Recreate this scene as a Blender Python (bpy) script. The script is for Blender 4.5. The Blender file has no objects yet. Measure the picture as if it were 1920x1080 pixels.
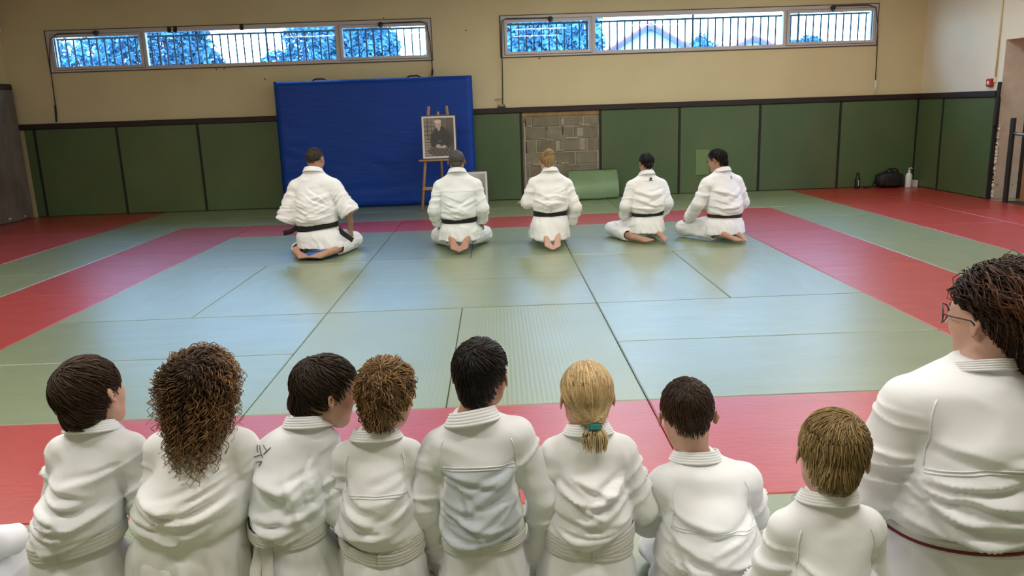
import bpy, math, random
import numpy as np
from mathutils import Vector, Matrix
from mathutils.bvhtree import BVHTree

# ------------------------------------------------------------------ camera, sky, lights, exposure
SC = bpy.context.scene
COL = SC.collection
F_PX, PITCH, ROLL, YAW = 1477.24, 0.2233, -0.0347, -0.0136
CAM = (0.2966, -3.6652, 1.4234)


def cam_ray(a, b):
    c, s = math.cos(ROLL), math.sin(ROLL)
    u, v = c * a + s * b, -s * a + c * b
    c, s = math.cos(PITCH), math.sin(PITCH)
    y, z = c - s * v, -s - c * v
    c, s = math.cos(YAW), math.sin(YAW)
    return Vector((c * u - s * y, s * u + c * y, z))


_f = cam_ray(0, 0)
_r = (cam_ray(1, 0) - _f).normalized()
_u = -(cam_ray(0, 1) - _f).normalized()
_f.normalize()
cd = bpy.data.cameras.new('camera')
cd.sensor_width = 36.0
cd.lens = F_PX / 1920 * 36.0
cd.clip_end = 500
co = bpy.data.objects.new('camera', cd)
COL.objects.link(co)
co.matrix_world = Matrix(((_r.x, _u.x, -_f.x, CAM[0]), (_r.y, _u.y, -_f.y, CAM[1]), (_r.z, _u.z, -_f.z, CAM[2]), (0, 0, 0, 1)))
SC.camera = co

vs = SC.view_settings
SC.display_settings.display_device = 'sRGB'
vs.view_transform = 'Standard'
vs.look = 'None'
vs.gamma = 1.0
vs.use_curve_mapping = False
vs.exposure = 0.2

W = bpy.data.worlds.new('world')
SC.world = W
W.use_nodes = True
nt = W.node_tree
nt.nodes.clear()
wo = nt.nodes.new('ShaderNodeOutputWorld')
bg = nt.nodes.new('ShaderNodeBackground')
rp = nt.nodes.new('ShaderNodeValToRGB')
tc = nt.nodes.new('ShaderNodeTexCoord')
sp = nt.nodes.new('ShaderNodeSeparateXYZ')
nt.links.new(tc.outputs['Generated'], sp.inputs[0])
nt.links.new(sp.outputs['Z'], rp.inputs[0])
rp.color_ramp.elements[0].position = 0.0
rp.color_ramp.elements[0].color = (0.44, 0.74, 1.0, 1)
rp.color_ramp.elements[1].position = 0.5
rp.color_ramp.elements[1].color = (0.27, 0.52, 1.0, 1)
nt.links.new(rp.outputs[0], bg.inputs[0])
bg.inputs[1].default_value = 16.0
nt.links.new(bg.outputs[0], wo.inputs[0])

CEIL_Z = 3.6
LAMPS = [(x, y) for y in (-0.6, 3.0) for x in (-4.6, -1.5, 1.6, 4.7)] + [(x, -2.7) for x in (-1.5, 1.6)] + [(x, 6.4) for x in (1.6, 4.7)]
LAMP_W, LAMP_COL = 41.0, (1.0, 0.965, 0.90)


# ------------------------------------------------------------------ small helpers
def obj(name, me, mat=None, parent=None, loc=None, rotz=0.0):
    o = bpy.data.objects.new(name, me)
    COL.objects.link(o)
    if mat is not None and me is not None and not me.materials:
        me.materials.append(mat)
    if parent is not None:
        o.parent = parent
    if loc is not None:
        o.location = loc
    if rotz:
        o.rotation_euler = (0, 0, rotz)
    return o


def tag(o, label=None, cat=None, group=None, kind=None):
    if label:
        o['label'] = label
    if cat:
        o['category'] = cat
    if group:
        o['group'] = group
    if kind:
        o['kind'] = kind
    return o


def np_mesh(name, V, Fs, smooth=True, col=None, colname='Col'):
    """V (n,3); Fs list of index arrays, each (m,k)."""
    me = bpy.data.meshes.new(name)
    V = np.ascontiguousarray(V, dtype=np.float32)
    if not isinstance(Fs, (list, tuple)):
        Fs = [Fs]
    Fs = [np.asarray(f, dtype=np.int32) for f in Fs if len(f)]
    me.vertices.add(len(V))
    me.vertices.foreach_set('co', V.ravel())
    nl = sum(f.size for f in Fs)
    npo = sum(len(f) for f in Fs)
    me.loops.add(nl)
    me.loops.foreach_set('vertex_index', np.concatenate([f.ravel() for f in Fs]))
    me.polygons.add(npo)
    tot = np.concatenate([np.full(len(f), f.shape[1], np.int32) for f in Fs])
    st = np.concatenate([[0], np.cumsum(tot)[:-1]]).astype(np.int32)
    me.polygons.foreach_set('loop_start', st)
    me.polygons.foreach_set('loop_total', tot)
    me.polygons.foreach_set('use_smooth', np.full(npo, bool(smooth)))
    me.update(calc_edges=True)
    if col is not None:
        a = me.color_attributes.new(colname, 'FLOAT_COLOR', 'POINT')
        c = np.ones((len(V), 4), np.float32)
        c[:, :3] = col
        a.data.foreach_set('color', c.ravel())
    return me


class MB:
    """collects simple solids into one mesh"""

    def __init__(self):
        self.v, self.f, self.sm = [], [], []

    def add(self, vs_, fs, smooth=False):
        n = len(self.v)
        self.v += [tuple(map(float, p)) for p in vs_]
        self.f += [tuple(n + i for i in f) for f in fs]
        self.sm += [smooth] * len(fs)
        return self

    def box(self, lo, hi, ch=0.0, M=None):
        lo, hi = np.array(lo, float), np.array(hi, float)
        if ch <= 0:
            P = [(x, y, z) for z in (lo[2], hi[2]) for y in (lo[1], hi[1]) for x in (lo[0], hi[0])]
            Fc = [(0, 2, 3, 1), (4, 5, 7, 6), (0, 1, 5, 4), (2, 6, 7, 3), (0, 4, 6, 2), (1, 3, 7, 5)]
        else:
            # chamfered box: 24 verts
            P, idx = [], {}
            for sx in (0, 1):
                for sy in (0, 1):
                    for sz in (0, 1):
                        s = (sx, sy, sz)
                        for ax in range(3):
                            p = []
                            for k in range(3):
                                e = (lo, hi)[s[k]][k]
                                if k != ax:
                                    e += ch if s[k] == 0 else -ch
                                p.append(e)
                            idx[(s, ax)] = len(P)
                            P.append(p)
            Fc = []
            for ax in range(3):
                u, w = (ax + 1) % 3, (ax + 2) % 3
                for sd in (0, 1):
                    q = []
                    for a, b in ((0, 0), (1, 0), (1, 1), (0, 1)):
                        s = [0, 0, 0]
                        s[ax], s[u], s[w] = sd, a, b
                        q.append(idx[(tuple(s), ax)])
                    Fc.append(tuple(q if sd else q[::-1]))
            for ax in range(3):  # edges along ax
                u, w = (ax + 1) % 3, (ax + 2) % 3
                for a in (0, 1):
                    for b in (0, 1):
                        s0, s1 = [0, 0, 0], [0, 0, 0]
                        s0[ax], s1[ax] = 0, 1
                        s0[u] = s1[u] = a
                        s0[w] = s1[w] = b
                        q = [idx[(tuple(s0), u)], idx[(tuple(s1), u)], idx[(tuple(s1), w)], idx[(tuple(s0), w)]]
                        Fc.append(tuple(q if (a ^ b) else q[::-1]))
            for sx in (0, 1):
                for sy in (0, 1):
                    for sz in (0, 1):
                        s = (sx, sy, sz)
                        q = [idx[(s, 0)], idx[(s, 1)], idx[(s, 2)]]
                        Fc.append(tuple(q if (sx + sy + sz) % 2 else q[::-1]))
        if M is not None:
            P = [tuple(M @ Vector(p)) for p in P]
        return self.add(P, Fc)

    def tube(self, pts, r, n=8, cap=True, smooth=True):
        pts = [Vector(p) for p in pts]
        rs = r if isinstance(r, (list, tuple)) else [r] * len(pts)
        base = len(self.v)
        up = None
        P = []
        for i, p in enumerate(pts):
            a = pts[max(i - 1, 0)]
            b = pts[min(i + 1, len(pts) - 1)]
            t = (b - a).normalized()
            if up is None:
                up = t.orthogonal().normalized()
            up = (up - t * up.dot(t))
            if up.length < 1e-6:
                up = t.orthogonal()
            up.normalize()
            sd = t.cross(up)
            for k in range(n):
                an = 2 * math.pi * k / n
                P.append(p + (up * math.cos(an) + sd * math.sin(an)) * rs[i])
        Fc = []
        for i in range(len(pts) - 1):
            for k in range(n):
                k2 = (k + 1) % n
                Fc.append((i * n + k, i * n + k2, (i + 1) * n + k2, (i + 1) * n + k))
        self.add(P, Fc, smooth)
        if cap:
            m = len(pts) - 1
            self.f.append(tuple(base + k for k in range(n))[::-1])
            self.f.append(tuple(base + m * n + k for k in range(n)))
            self.sm += [False, False]
        return self

    def lathe(self, prof, n=16, c=(0, 0, 0), smooth=True):
        P, Fc = [], []
        for r, z in prof:
            for k in range(n):
                a = 2 * math.pi * k / n
                P.append((c[0] + r * math.cos(a), c[1] + r * math.sin(a), c[2] + z))
        m = len(prof)
        for i in range(m - 1):
            for k in range(n):
                k2 = (k + 1) % n
                Fc.append((i * n + k, i * n + k2, (i + 1) * n + k2, (i + 1) * n + k))
        base = len(self.v)
        self.add(P, Fc, smooth)
        self.f.append(tuple(base + k for k in range(n))[::-1])
        self.f.append(tuple(base + (m - 1) * n + k for k in range(n)))
        self.sm += [False, False]
        return self

    def mesh(self, name):
        me = bpy.data.meshes.new(name)
        me.from_pydata(self.v, [], self.f)
        me.polygons.foreach_set('use_smooth', self.sm)
        me.update()
        return me

    def build(self, name, mat, parent=None, loc=None, rotz=0.0):
        return obj(name, self.mesh(name), mat, parent, loc, rotz)


# ------------------------------------------------------------------ materials
def mat(name, color, rough=0.6, var=0.0, vscale=4.0, bump=0.0, bscale=60.0, stretch=(1, 1, 1), metal=0.0, spec=0.5,
        attr=None, rnd=0.0, color2=None, c2scale=3.0, c2lo=0.45, c2hi=0.65, wave=None, sheen=0.0, coat=0.0, coat_r=0.05, rvar=0.0, bdist=0.01, crease=None):
    m = bpy.data.materials.new(name)
    m.use_nodes = True
    t = m.node_tree
    N, L = t.nodes, t.links
    b = N['Principled BSDF']
    b.inputs['Roughness'].default_value = rough
    b.inputs['Metallic'].default_value = metal
    b.inputs['Specular IOR Level'].default_value = spec
    if sheen:
        b.inputs['Sheen Weight'].default_value = sheen
    if coat:
        b.inputs['Coat Weight'].default_value = coat
        b.inputs['Coat Roughness'].default_value = coat_r
    c4 = (*color, 1)
    b.inputs['Base Color'].default_value = c4
    out = None
    tcn = N.new('ShaderNodeTexCoord')
    mp = N.new('ShaderNodeMapping')
    mp.inputs['Scale'].default_value = stretch
    L.new(tcn.outputs['Object'], mp.inputs[0])
    src = mp.outputs[0]
    if rnd or True:
        oi = N.new('ShaderNodeObjectInfo')
        ad = N.new('ShaderNodeVectorMath')
        ad.operation = 'MULTIPLY_ADD'
        cmb = N.new('ShaderNodeCombineXYZ')
        for k in range(3):
            L.new(oi.outputs['Random'], cmb.inputs[k])
        L.new(cmb.outputs[0], ad.inputs[0])
        ad.inputs[1].default_value = (37.0, 53.0, 71.0)
        L.new(src, ad.inputs[2])
        src = ad.outputs[0]
    rgb = N.new('ShaderNodeRGB')
    rgb.outputs[0].default_value = c4
    out = rgb.outputs[0]
    if attr:
        at = N.new('ShaderNodeAttribute')
        at.attribute_name = attr
        out = at.outputs['Color']
    if color2 is not None:
        n2 = N.new('ShaderNodeTexNoise')
        n2.inputs['Scale'].default_value = c2scale
        n2.inputs['Detail'].default_value = 6
        L.new(src, n2.inputs['Vector'])
        mr = N.new('ShaderNodeMapRange')
        mr.inputs[1].default_value = c2lo
        mr.inputs[2].default_value = c2hi
        L.new(n2.outputs['Fac'], mr.inputs[0])
        mx = N.new('ShaderNodeMix')
        mx.data_type = 'RGBA'
        L.new(mr.outputs[0], mx.inputs['Factor'])
        L.new(out, mx.inputs['A'])
        mx.inputs['B'].default_value = (*color2, 1)
        out = mx.outputs['Result']
    if var or rnd:
        hv = N.new('ShaderNodeHueSaturation')
        L.new(out, hv.inputs['Color'])
        val = None
        if var:
            n1 = N.new('ShaderNodeTexNoise')
            n1.inputs['Scale'].default_value = vscale
            n1.inputs['Detail'].default_value = 5
            L.new(src, n1.inputs['Vector'])
            m1 = N.new('ShaderNodeMapRange')
            m1.inputs[1].default_value = 0.25
            m1.inputs[2].default_value = 0.75
            m1.inputs[3].default_value = 1 - var
            m1.inputs[4].default_value = 1 + var
            L.new(n1.outputs['Fac'], m1.inputs[0])
            val = m1.outputs[0]
        if rnd:
            m2 = N.new('ShaderNodeMapRange')
            m2.inputs[3].default_value = 1 - rnd
            m2.inputs[4].default_value = 1 + rnd
            L.new(oi.outputs['Random'], m2.inputs[0])
            if val is None:
                val = m2.outputs[0]
            else:
                mm = N.new('ShaderNodeMath')
                mm.operation = 'MULTIPLY'
                L.new(val, mm.inputs[0])
                L.new(m2.outputs[0], mm.inputs[1])
                val = mm.outputs[0]
        L.new(val, hv.inputs['Value'])
        out = hv.outputs[0]
    L.new(out, b.inputs['Base Color'])
    if rvar:
        n4 = N.new('ShaderNodeTexNoise')
        n4.inputs['Scale'].default_value = 3.0
        n4.inputs['Detail'].default_value = 6
        L.new(src, n4.inputs['Vector'])
        m4 = N.new('ShaderNodeMapRange')
        m4.inputs[1].default_value = 0.3
        m4.inputs[2].default_value = 0.7
        m4.inputs[3].default_value = rough - rvar
        m4.inputs[4].default_value = rough + rvar
        L.new(n4.outputs['Fac'], m4.inputs[0])
        L.new(m4.outputs[0], b.inputs['Roughness'])
    h = None
    if bump:
        n3 = N.new('ShaderNodeTexNoise')
        n3.inputs['Scale'].default_value = bscale
        n3.inputs['Detail'].default_value = 4
        L.new(src, n3.inputs['Vector'])
        bp = N.new('ShaderNodeBump')
        bp.inputs['Strength'].default_value = bump
        bp.inputs['Distance'].default_value = bdist
        L.new(n3.outputs['Fac'], bp.inputs['Height'])
        h = bp
    if crease:
        n5 = N.new('ShaderNodeTexNoise')
        n5.noise_type = 'RIDGED_MULTIFRACTAL'
        n5.inputs['Scale'].default_value = crease[0]
        n5.inputs['Detail'].default_value = 2.0
        n5.inputs['Distortion'].default_value = 0.6
        mp5 = N.new('ShaderNodeMapping')
        mp5.inputs['Scale'].default_value = crease[3]
        mp5.inputs['Rotation'].default_value = (0, 0.35, 0)
        L.new(src, mp5.inputs[0])
        L.new(mp5.outputs[0], n5.inputs['Vector'])
        bp3 = N.new('ShaderNodeBump')
        bp3.inputs['Strength'].default_value = crease[1]
        bp3.inputs['Distance'].default_value = crease[2]
        L.new(n5.outputs['Fac'], bp3.inputs['Height'])
        if h is not None:
            L.new(h.outputs[0], bp3.inputs['Normal'])
        h = bp3
    if wave:
        wv = N.new('ShaderNodeTexWave')
        wv.bands_direction = wave[0]
        wv.inputs['Scale'].default_value = wave[1]
        wv.inputs['Distortion'].default_value = 0.15
        L.new(tcn.outputs['Object'], wv.inputs['Vector'])
        bp2 = N.new('ShaderNodeBump')
        bp2.inputs['Strength'].default_value = wave[2]
        bp2.inputs['Distance'].default_value = 0.004
        L.new(wv.outputs['Fac'], bp2.inputs['Height'])
        if h is not None:
            L.new(h.outputs[0], bp2.inputs['Normal'])
        h = bp2
    if h is not None:
        L.new(h.outputs[0], b.inputs['Normal'])
    return m


def glass_mat():
    m = bpy.data.materials.new('window_glass')
    m.use_nodes = True
    t = m.node_tree
    t.nodes.clear()
    o = t.nodes.new('ShaderNodeOutputMaterial')
    mx = t.nodes.new('ShaderNodeMixShader')
    a = t.nodes.new('ShaderNodeBsdfTransparent')
    a.inputs[0].default_value = (0.93, 0.97, 1.0, 1)
    g = t.nodes.new('ShaderNodeBsdfGlossy')
    g.inputs['Roughness'].default_value = 0.02
    mx.inputs[0].default_value = 0.02
    t.links.new(a.outputs[0], mx.inputs[1])
    t.links.new(g.outputs[0], mx.inputs[2])
    t.links.new(mx.outputs[0], o.inputs[0])
    return m


def emit_mat(name, color, s):
    m = bpy.data.materials.new(name)
    m.use_nodes = True
    b = m.node_tree.nodes['Principled BSDF']
    b.inputs['Base Color'].default_value = (*color, 1)
    b.inputs['Emission Color'].default_value = (*color, 1)
    b.inputs['Emission Strength'].default_value = s
    return m


M = {}
M['wall'] = mat('cream_paint', (0.65, 0.56, 0.325), 0.85, var=0.05, vscale=1.2, bump=0.12, bscale=45, color2=(0.60, 0.50, 0.29), c2scale=0.9, c2lo=0.55, c2hi=0.8)
M['wall_r'] = mat('pale_cream_paint', (0.74, 0.67, 0.52), 0.85, var=0.05, vscale=1.2, bump=0.12, bscale=45)
M['ceiling'] = mat('ceiling_paint', (0.62, 0.56, 0.45), 0.9)
M['slab'] = mat('concrete_slab', (0.05, 0.05, 0.045), 0.9)
M['mat_green'] = mat('green_vinyl', (0.205, 0.260, 0.135), 0.38, coat=1.0, coat_r=0.34, var=0.07, vscale=2.0, rnd=0.06, bump=0.10, bscale=14, stretch=(1, 3, 1), spec=0.5, rvar=0.05, bdist=0.02)
M['mat_green_v'] = mat('green_vinyl_lengthwise', (0.205, 0.260, 0.135), 0.38, coat=1.0, coat_r=0.34, var=0.07, vscale=2.0, rnd=0.06, bump=0.10, bscale=14, stretch=(3, 1, 1), spec=0.5, rvar=0.05, bdist=0.02)
M['mat_rib'] = mat('green_ribbed_vinyl', (0.235, 0.285, 0.16), 0.42, coat=0.8, coat_r=0.36, var=0.05, vscale=2.0, rnd=0.03, bump=0.06, bscale=14, wave=('X', 12.5, 0.22), rvar=0.04)
M['mat_red'] = mat('red_vinyl', (0.40, 0.028, 0.022), 0.38, coat=0.7, coat_r=0.34, var=0.06, vscale=2.0, rnd=0.05, bump=0.10, bscale=14, stretch=(1, 3, 1), spec=0.5, rvar=0.05, bdist=0.02)
M['panel'] = mat('green_panel_vinyl', (0.075, 0.125, 0.048), 0.42, var=0.10, vscale=1.6, rnd=0.08, bump=0.06, bscale=10, color2=(0.10, 0.125, 0.05), c2scale=1.3, c2lo=0.5, c2hi=0.75)
M['patch'] = mat('pale_green_vinyl', (0.15, 0.22, 0.085), 0.5, var=0.05)
M['leanmat'] = mat('leaning_mat_vinyl', (0.17, 0.27, 0.13), 0.4, var=0.08, bump=0.1, bscale=8)
M['black'] = mat('black_joint', (0.012, 0.011, 0.010), 0.7)
M['trim'] = mat('dark_brown_wood', (0.020, 0.010, 0.008), 0.6, var=0.2, vscale=6, stretch=(0.3, 4, 4))
M['block'] = mat('cinder_block', (0.225, 0.20, 0.135), 0.95, var=0.16, vscale=9, bump=0.6, bscale=55, rnd=0.10, color2=(0.20, 0.155, 0.10), c2scale=4)
M['mortar'] = mat('mortar', (0.36, 0.32, 0.23), 0.95, var=0.15, vscale=12, bump=0.6, bscale=40)
M['lintel'] = mat('ochre_lintel', (0.30, 0.20, 0.07), 0.9, var=0.25, vscale=10, bump=0.4, bscale=30)
M['pvc'] = mat('window_pvc', (0.56, 0.52, 0.50), 0.45)
M['pvc_d'] = mat('window_gasket', (0.07, 0.055, 0.04), 0.7)
M['glass'] = glass_mat()
M['metal_d'] = mat('dark_metal', (0.05, 0.05, 0.052), 0.45, metal=0.6)
M['steel'] = mat('brushed_steel', (0.45, 0.45, 0.45), 0.35, metal=1.0)
M['rail'] = mat('painted_railing', (0.02, 0.035, 0.05), 0.6, spec=0.1)
M['blue'] = mat('blue_tarpaulin', (0.002, 0.045, 0.30), 0.50, spec=0.3, var=0.06, vscale=2, bump=0.25, bscale=5, stretch=(0.6, 1, 2.5), bdist=0.03)
M['greymat'] = mat('worn_grey_mat', (0.17, 0.14, 0.105), 0.85, var=0.2, vscale=3, bump=0.35, bscale=18, color2=(0.11, 0.085, 0.06), c2scale=2.5, stretch=(1, 1, 0.5))
M['wood'] = mat('easel_beech', (0.42, 0.225, 0.085), 0.5, var=0.15, vscale=8, stretch=(6, 6, 0.6))
M['print'] = mat('printed_paper', (1, 1, 1), 0.35, attr='Col')
M['paper'] = mat('passepartout', (0.72, 0.70, 0.66), 0.7)
M['bagcloth'] = mat('black_nylon', (0.008, 0.008, 0.009), 0.6, bump=0.2, bscale=120)
M['plastic_b'] = mat('black_plastic', (0.012, 0.012, 0.014), 0.3)
M['plastic_w'] = mat('white_plastic', (0.72, 0.73, 0.74), 0.35)
M['card'] = mat('white_card', (0.70, 0.67, 0.64), 0.8)
M['red'] = mat('red_plastic', (0.42, 0.02, 0.02), 0.35)
M['foam_b'] = mat('charcoal_foam', (0.018, 0.018, 0.022), 0.85)
M['door'] = mat('brown_door', (0.36, 0.20, 0.10), 0.55, var=0.10, vscale=3, stretch=(1, 4, 0.5))
M['plaster'] = mat('chipped_plaster', (0.72, 0.67, 0.56), 0.9, var=0.1, vscale=8, bump=0.4, bscale=25, color2=(0.16, 0.14, 0.11), c2scale=5.0, c2lo=0.66, c2hi=0.72)
M['sticker_o'] = mat('orange_sticker', (0.45, 0.22, 0.02), 0.6)
M['lamp'] = mat('lamp_housing', (0.75, 0.75, 0.72), 0.5)

# ------------------------------------------------------------------ room shell
def struct(name, mb, m, **k):
    o = mb.build(name, m, **k)
    o['kind'] = 'structure'
    return o


Y_BACK, Y_FRONT, X_L, X_R = 9.05, -6.5, -7.2, 7.05
floor = struct('floor', MB().box((X_L - .3, Y_FRONT - .3, -0.12), (X_R + 1.6, Y_BACK + .3, -0.042)), M['slab'])
tag(floor, 'floor covered with green and red judo mats')

# mats: one mesh per (size, material), shared by the copies
_mat_mesh = {}


def floor_mat(x0, y0, x1, y1, m):
    sx, sy = round(x1 - x0, 3), round(y1 - y0, 3)
    key = (sx, sy, m)
    if key not in _mat_mesh:
        g = 0.0022
        me = MB().box((-sx / 2 + g, -sy / 2 + g, -0.04), (sx / 2 - g, sy / 2 - g, 0), ch=0.006).mesh('mat')
        me.materials.append(M[m])
        _mat_mesh[key] = me
    h = math.sin(x0 * 12.9898 + y0 * 78.233) * 43758.5453
    obj('mat', _mat_mesh[key], None, floor, ((x0 + x1) / 2, (y0 + y1) / 2, 0.0012 * ((h - math.floor(h)) - 1.0)))


def hrow(x0, x1, y0, m, first=2.0):
    x = x0
    w = first
    while x < x1 - 1e-6:
        e = min(x + w, x1)
        floor_mat(x, y0, e, y0 + 1, m)
        x, w = e, 2.0


def vcol(x0, y0, y1, m, first=2.0):
    y, w = y0, first
    while y < y1 - 1e-6:
        e = min(y + w, y1)
        floor_mat(x0, y, x0 + 1, e, m)
        y, w = e, 2.0


G, GV, R_, RB = 'mat_green', 'mat_green_v', 'mat_red', 'mat_rib'
for y in (0, 1):
    floor_mat(-3, y, -1, y + 1, G)
    floor_mat(1, y, 3, y + 1, G)
for x in (-3, -2, 1, 2):
    floor_mat(x, 2, x + 1, 4, GV)
for y in (4, 5):
    floor_mat(-3, y, -1, y + 1, G)
    floor_mat(1, y, 3, y + 1, G)
floor_mat(-1, 0, 0, 2, RB)
floor_mat(0, 0, 1, 2, RB)
floor_mat(-1, 2, 1, 3, G)
floor_mat(-1, 3, 1, 4, G)
floor_mat(-1, 4, 0, 6, GV)
floor_mat(0, 4, 1, 6, GV)
# red frame
hrow(-3, 3, 6, R_)
hrow(-3, 3, -1, R_)
for x in (-4, 3):
    vcol(x, -1, 7, R_)
# green ring
for x in (-5, 4):
    vcol(x, -1, 7, GV, first=1.0)
hrow(-5, 5, 7, G, first=1.0)
hrow(-5, 5, 8, G, first=1.0)
# outer red
for x in (5, 6):
    vcol(x, -1, 9, R_, first=1.0 if x == 6 else 2.0)
for y in range(-1, 9):
    floor_mat(-7, y, -5, y + 1, R_)
# near side behind the children
for y in (-2, -3, -4, -5, -6):
    hrow(-7, 7, y, G, first=1.0 if y % 2 else 2.0)
floor_mat(-7.2, -6, -7, 9, 'mat_red')

# ---- windows data: frame x0,x1, panes
WZ0, WZ1 = 2.21, 2.815
WINS = [(-6.50, -0.64, [(-6.39, -5.10, 1), (-5.0, -2.11, 0), (-2.0, -0.73, 1)]),
        (0.435, 6.28, [(0.53, 1.79, 1), (1.893, 4.81, 0), (4.91, 6.20, 1)])]
mb = MB()
y0, y1 = Y_BACK, Y_BACK + 0.28
mb.box((X_L - .3, y0, -0.1), (X_R + 1.6, y1, WZ0))
mb.box((X_L - .3, y0, WZ1), (X_R + 1.6, y1, CEIL_Z + .1))
mb.box((X_L - .3, y0, WZ0), (WINS[0][0], y1, WZ1))
mb.box((WINS[0][1], y0, WZ0), (WINS[1][0], y1, WZ1))
mb.box((WINS[1][1], y0, WZ0), (X_R + 1.6, y1, WZ1))
wall_back = struct('wall_back', mb, M['wall'])
tag(wall_back, 'cream painted back wall with green padded dado and long high windows')

wall_left = struct('wall_left', MB().box((X_L - .3, Y_FRONT, -.1), (X_L, Y_BACK, CEIL_Z + .1)), M['wall'])
tag(wall_left, 'cream painted wall behind the tall grey mat')
wall_front = struct('wall_front', MB().box((X_L - .3, Y_FRONT - .3, -.1), (X_R + 1.6, Y_FRONT, CEIL_Z + .1)), M['wall_r'])
tag(wall_front, 'cream wall behind the camera')
ceiling = struct('ceiling', MB().box((X_L - .3, Y_FRONT - .3, CEIL_Z), (X_R + 1.6, Y_BACK + .3, CEIL_Z + .2)), M['ceiling'])
tag(ceiling, 'plain painted ceiling with strip lights')

# right wall: doorway recess Y 5.55..7.02 (top 2.08), glazed door opening Y 2.6..4.6 further along
RX = 0.42
DY0, DY1, DZ = 5.55, 7.02, 2.09
GY0, GY1, GZ = 4.2, 5.3, 2.15
mb = MB()
mb.box((X_R, DY1, -.1), (X_R + RX, Y_BACK, CEIL_Z + .1))
mb.box((X_R, DY0, DZ), (X_R + RX, DY1, CEIL_Z + .1))
mb.box((X_R, GY1, -.1), (X_R + RX, DY0, CEIL_Z + .1))
mb.box((X_R, GY0, GZ), (X_R + RX, GY1, CEIL_Z + .1))
mb.box((X_R, Y_FRONT, -.1), (X_R + RX, GY0, CEIL_Z + .1))
wall_right = struct('wall_right', mb, M['wall_r'])
tag(wall_right, 'pale cream side wall with doorway recess')
# chipped plaster reveal of the recess
MB().box((X_R - 0.004, DY1 - 0.012, 0), (X_R + RX - .06, DY1, DZ)).build('door_reveal', M['plaster'], wall_right)
mb = MB()
rnd = random.Random(3)
for i in range(26):
    z = rnd.uniform(0.02, 1.0)
    mb.box((X_R - 0.012, 6.965 - rnd.uniform(0, .02), z), (X_R - .002, 7.0, z + rnd.uniform(.01, .05)), ch=.002)
mb.build('plaster_chips', M['plaster'], wall_right)

# door
d = struct('door_1', MB().box((X_R + RX - .06, DY0, -.041), (X_R + RX - .01, DY1, DZ), ch=.004), M['door'])
tag(d, 'brown wooden door set back in the wall recess')
MB().box((X_R + RX - .075, DY1 - .07, 0), (X_R + RX - .055, DY1 - .012, DZ)).build('door_frame', M['trim'], d)
MB().box((X_R + RX - .075, DY0, DZ - .06), (X_R + RX - .055, DY1, DZ)).build('door_frame', M['trim'], d)
sg = MB().box((X_R + RX - .066, 6.62, 1.16), (X_R + RX - .06, 6.94, 1.44), ch=.001).build('door_sign', M['card'], d)
mb = MB()
for (a, b, r) in ((6.87, 1.36, .022), (6.87, 1.29, .03), (6.80, 1.33, .02), (6.80, 1.26, .028), (6.72, 1.30, .03), (6.86, 1.22, .018)):
    mb.tube([(X_R + RX - .0665, a - r, b), (X_R + RX - .068, a, b + r), (X_R + RX - .0665, a + r, b - r * .5)], .006, 6)
mb.build('sign_symbol', M['black'], sg)

# glazed double door on the side wall (daylight side)
d2 = struct('door_2', MB().box((X_R + .15, GY0, 0), (X_R + .21, GY0 + .08, GZ)).box((X_R + .15, GY1 - .08, 0), (X_R + .21, GY1, GZ))
            .box((X_R + .15, GY0, GZ - .08), (X_R + .21, GY1, GZ)).box((X_R + .15, GY0, -.041), (X_R + .21, GY1, .12))
            .box((X_R + .15, (GY0 + GY1) / 2 - .06, 0), (X_R + .21, (GY0 + GY1) / 2 + .06, GZ)), M['pvc'])
tag(d2, 'glazed double door in the side wall')
for a, b in ((GY0 + .08, (GY0 + GY1) / 2 - .06), ((GY0 + GY1) / 2 + .06, GY1 - .08)):
    MB().box((X_R + .17, a, .12), (X_R + .18, b, GZ - .08)).build('pane', M['glass'], d2)

# padded panels of the back wall
STR = [-7.06, -6.89, -5.617, -4.36, -3.095, -1.83, -0.565, 0.70, 1.95, 3.207, 4.487, 5.765, 7.0]
PZ = 1.362
for i in range(len(STR) - 1):
    if i == 7:
        continue
    a, b = STR[i], STR[i + 1]
    MB().box((a + .013, 9.0, 0.002), (b - .013, 9.046, PZ), ch=.008).build('panel', M['panel'], wall_back)
for x in STR[1:]:
    MB().box((x - .016, 8.993, 0.002), (x + .016, 9.05, PZ)).build('joint_strip', M['black'], wall_back)
tr = struct('trim_1', MB().box((X_L, 8.975, PZ), (7.0, 9.05, 1.445), ch=.006), M['trim'])
tag(tr, 'dark brown wooden rail along the top of the back wall padding')
# padding of the right wall
for a, b in ((8.285, 9.0), (7.03, 8.285)):
    MB().box((7.0, a + .012, 0.002), (7.046, b - .012, PZ), ch=.008).build('panel', M['panel'], wall_right)
for y in (8.285, 7.022):
    MB().box((6.992, y - .016, 0.002), (7.05, y + .016, PZ)).build('joint_strip', M['black'], wall_right)
tr = struct('trim_2', MB().box((6.975, 7.03, PZ), (7.05, 8.974, 1.445), ch=.006), M['trim'])
tag(tr, 'dark brown wooden rail above the side wall padding')

# pale repair patch on a panel
pt = MB().box((3.47, 8.991, 0.29), (3.69, 8.9995, 0.69), ch=.002).build('repair_patch', M['patch'])
tag(pt, 'pale green rectangular patch stuck on a green wall panel', 'patch')

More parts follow.
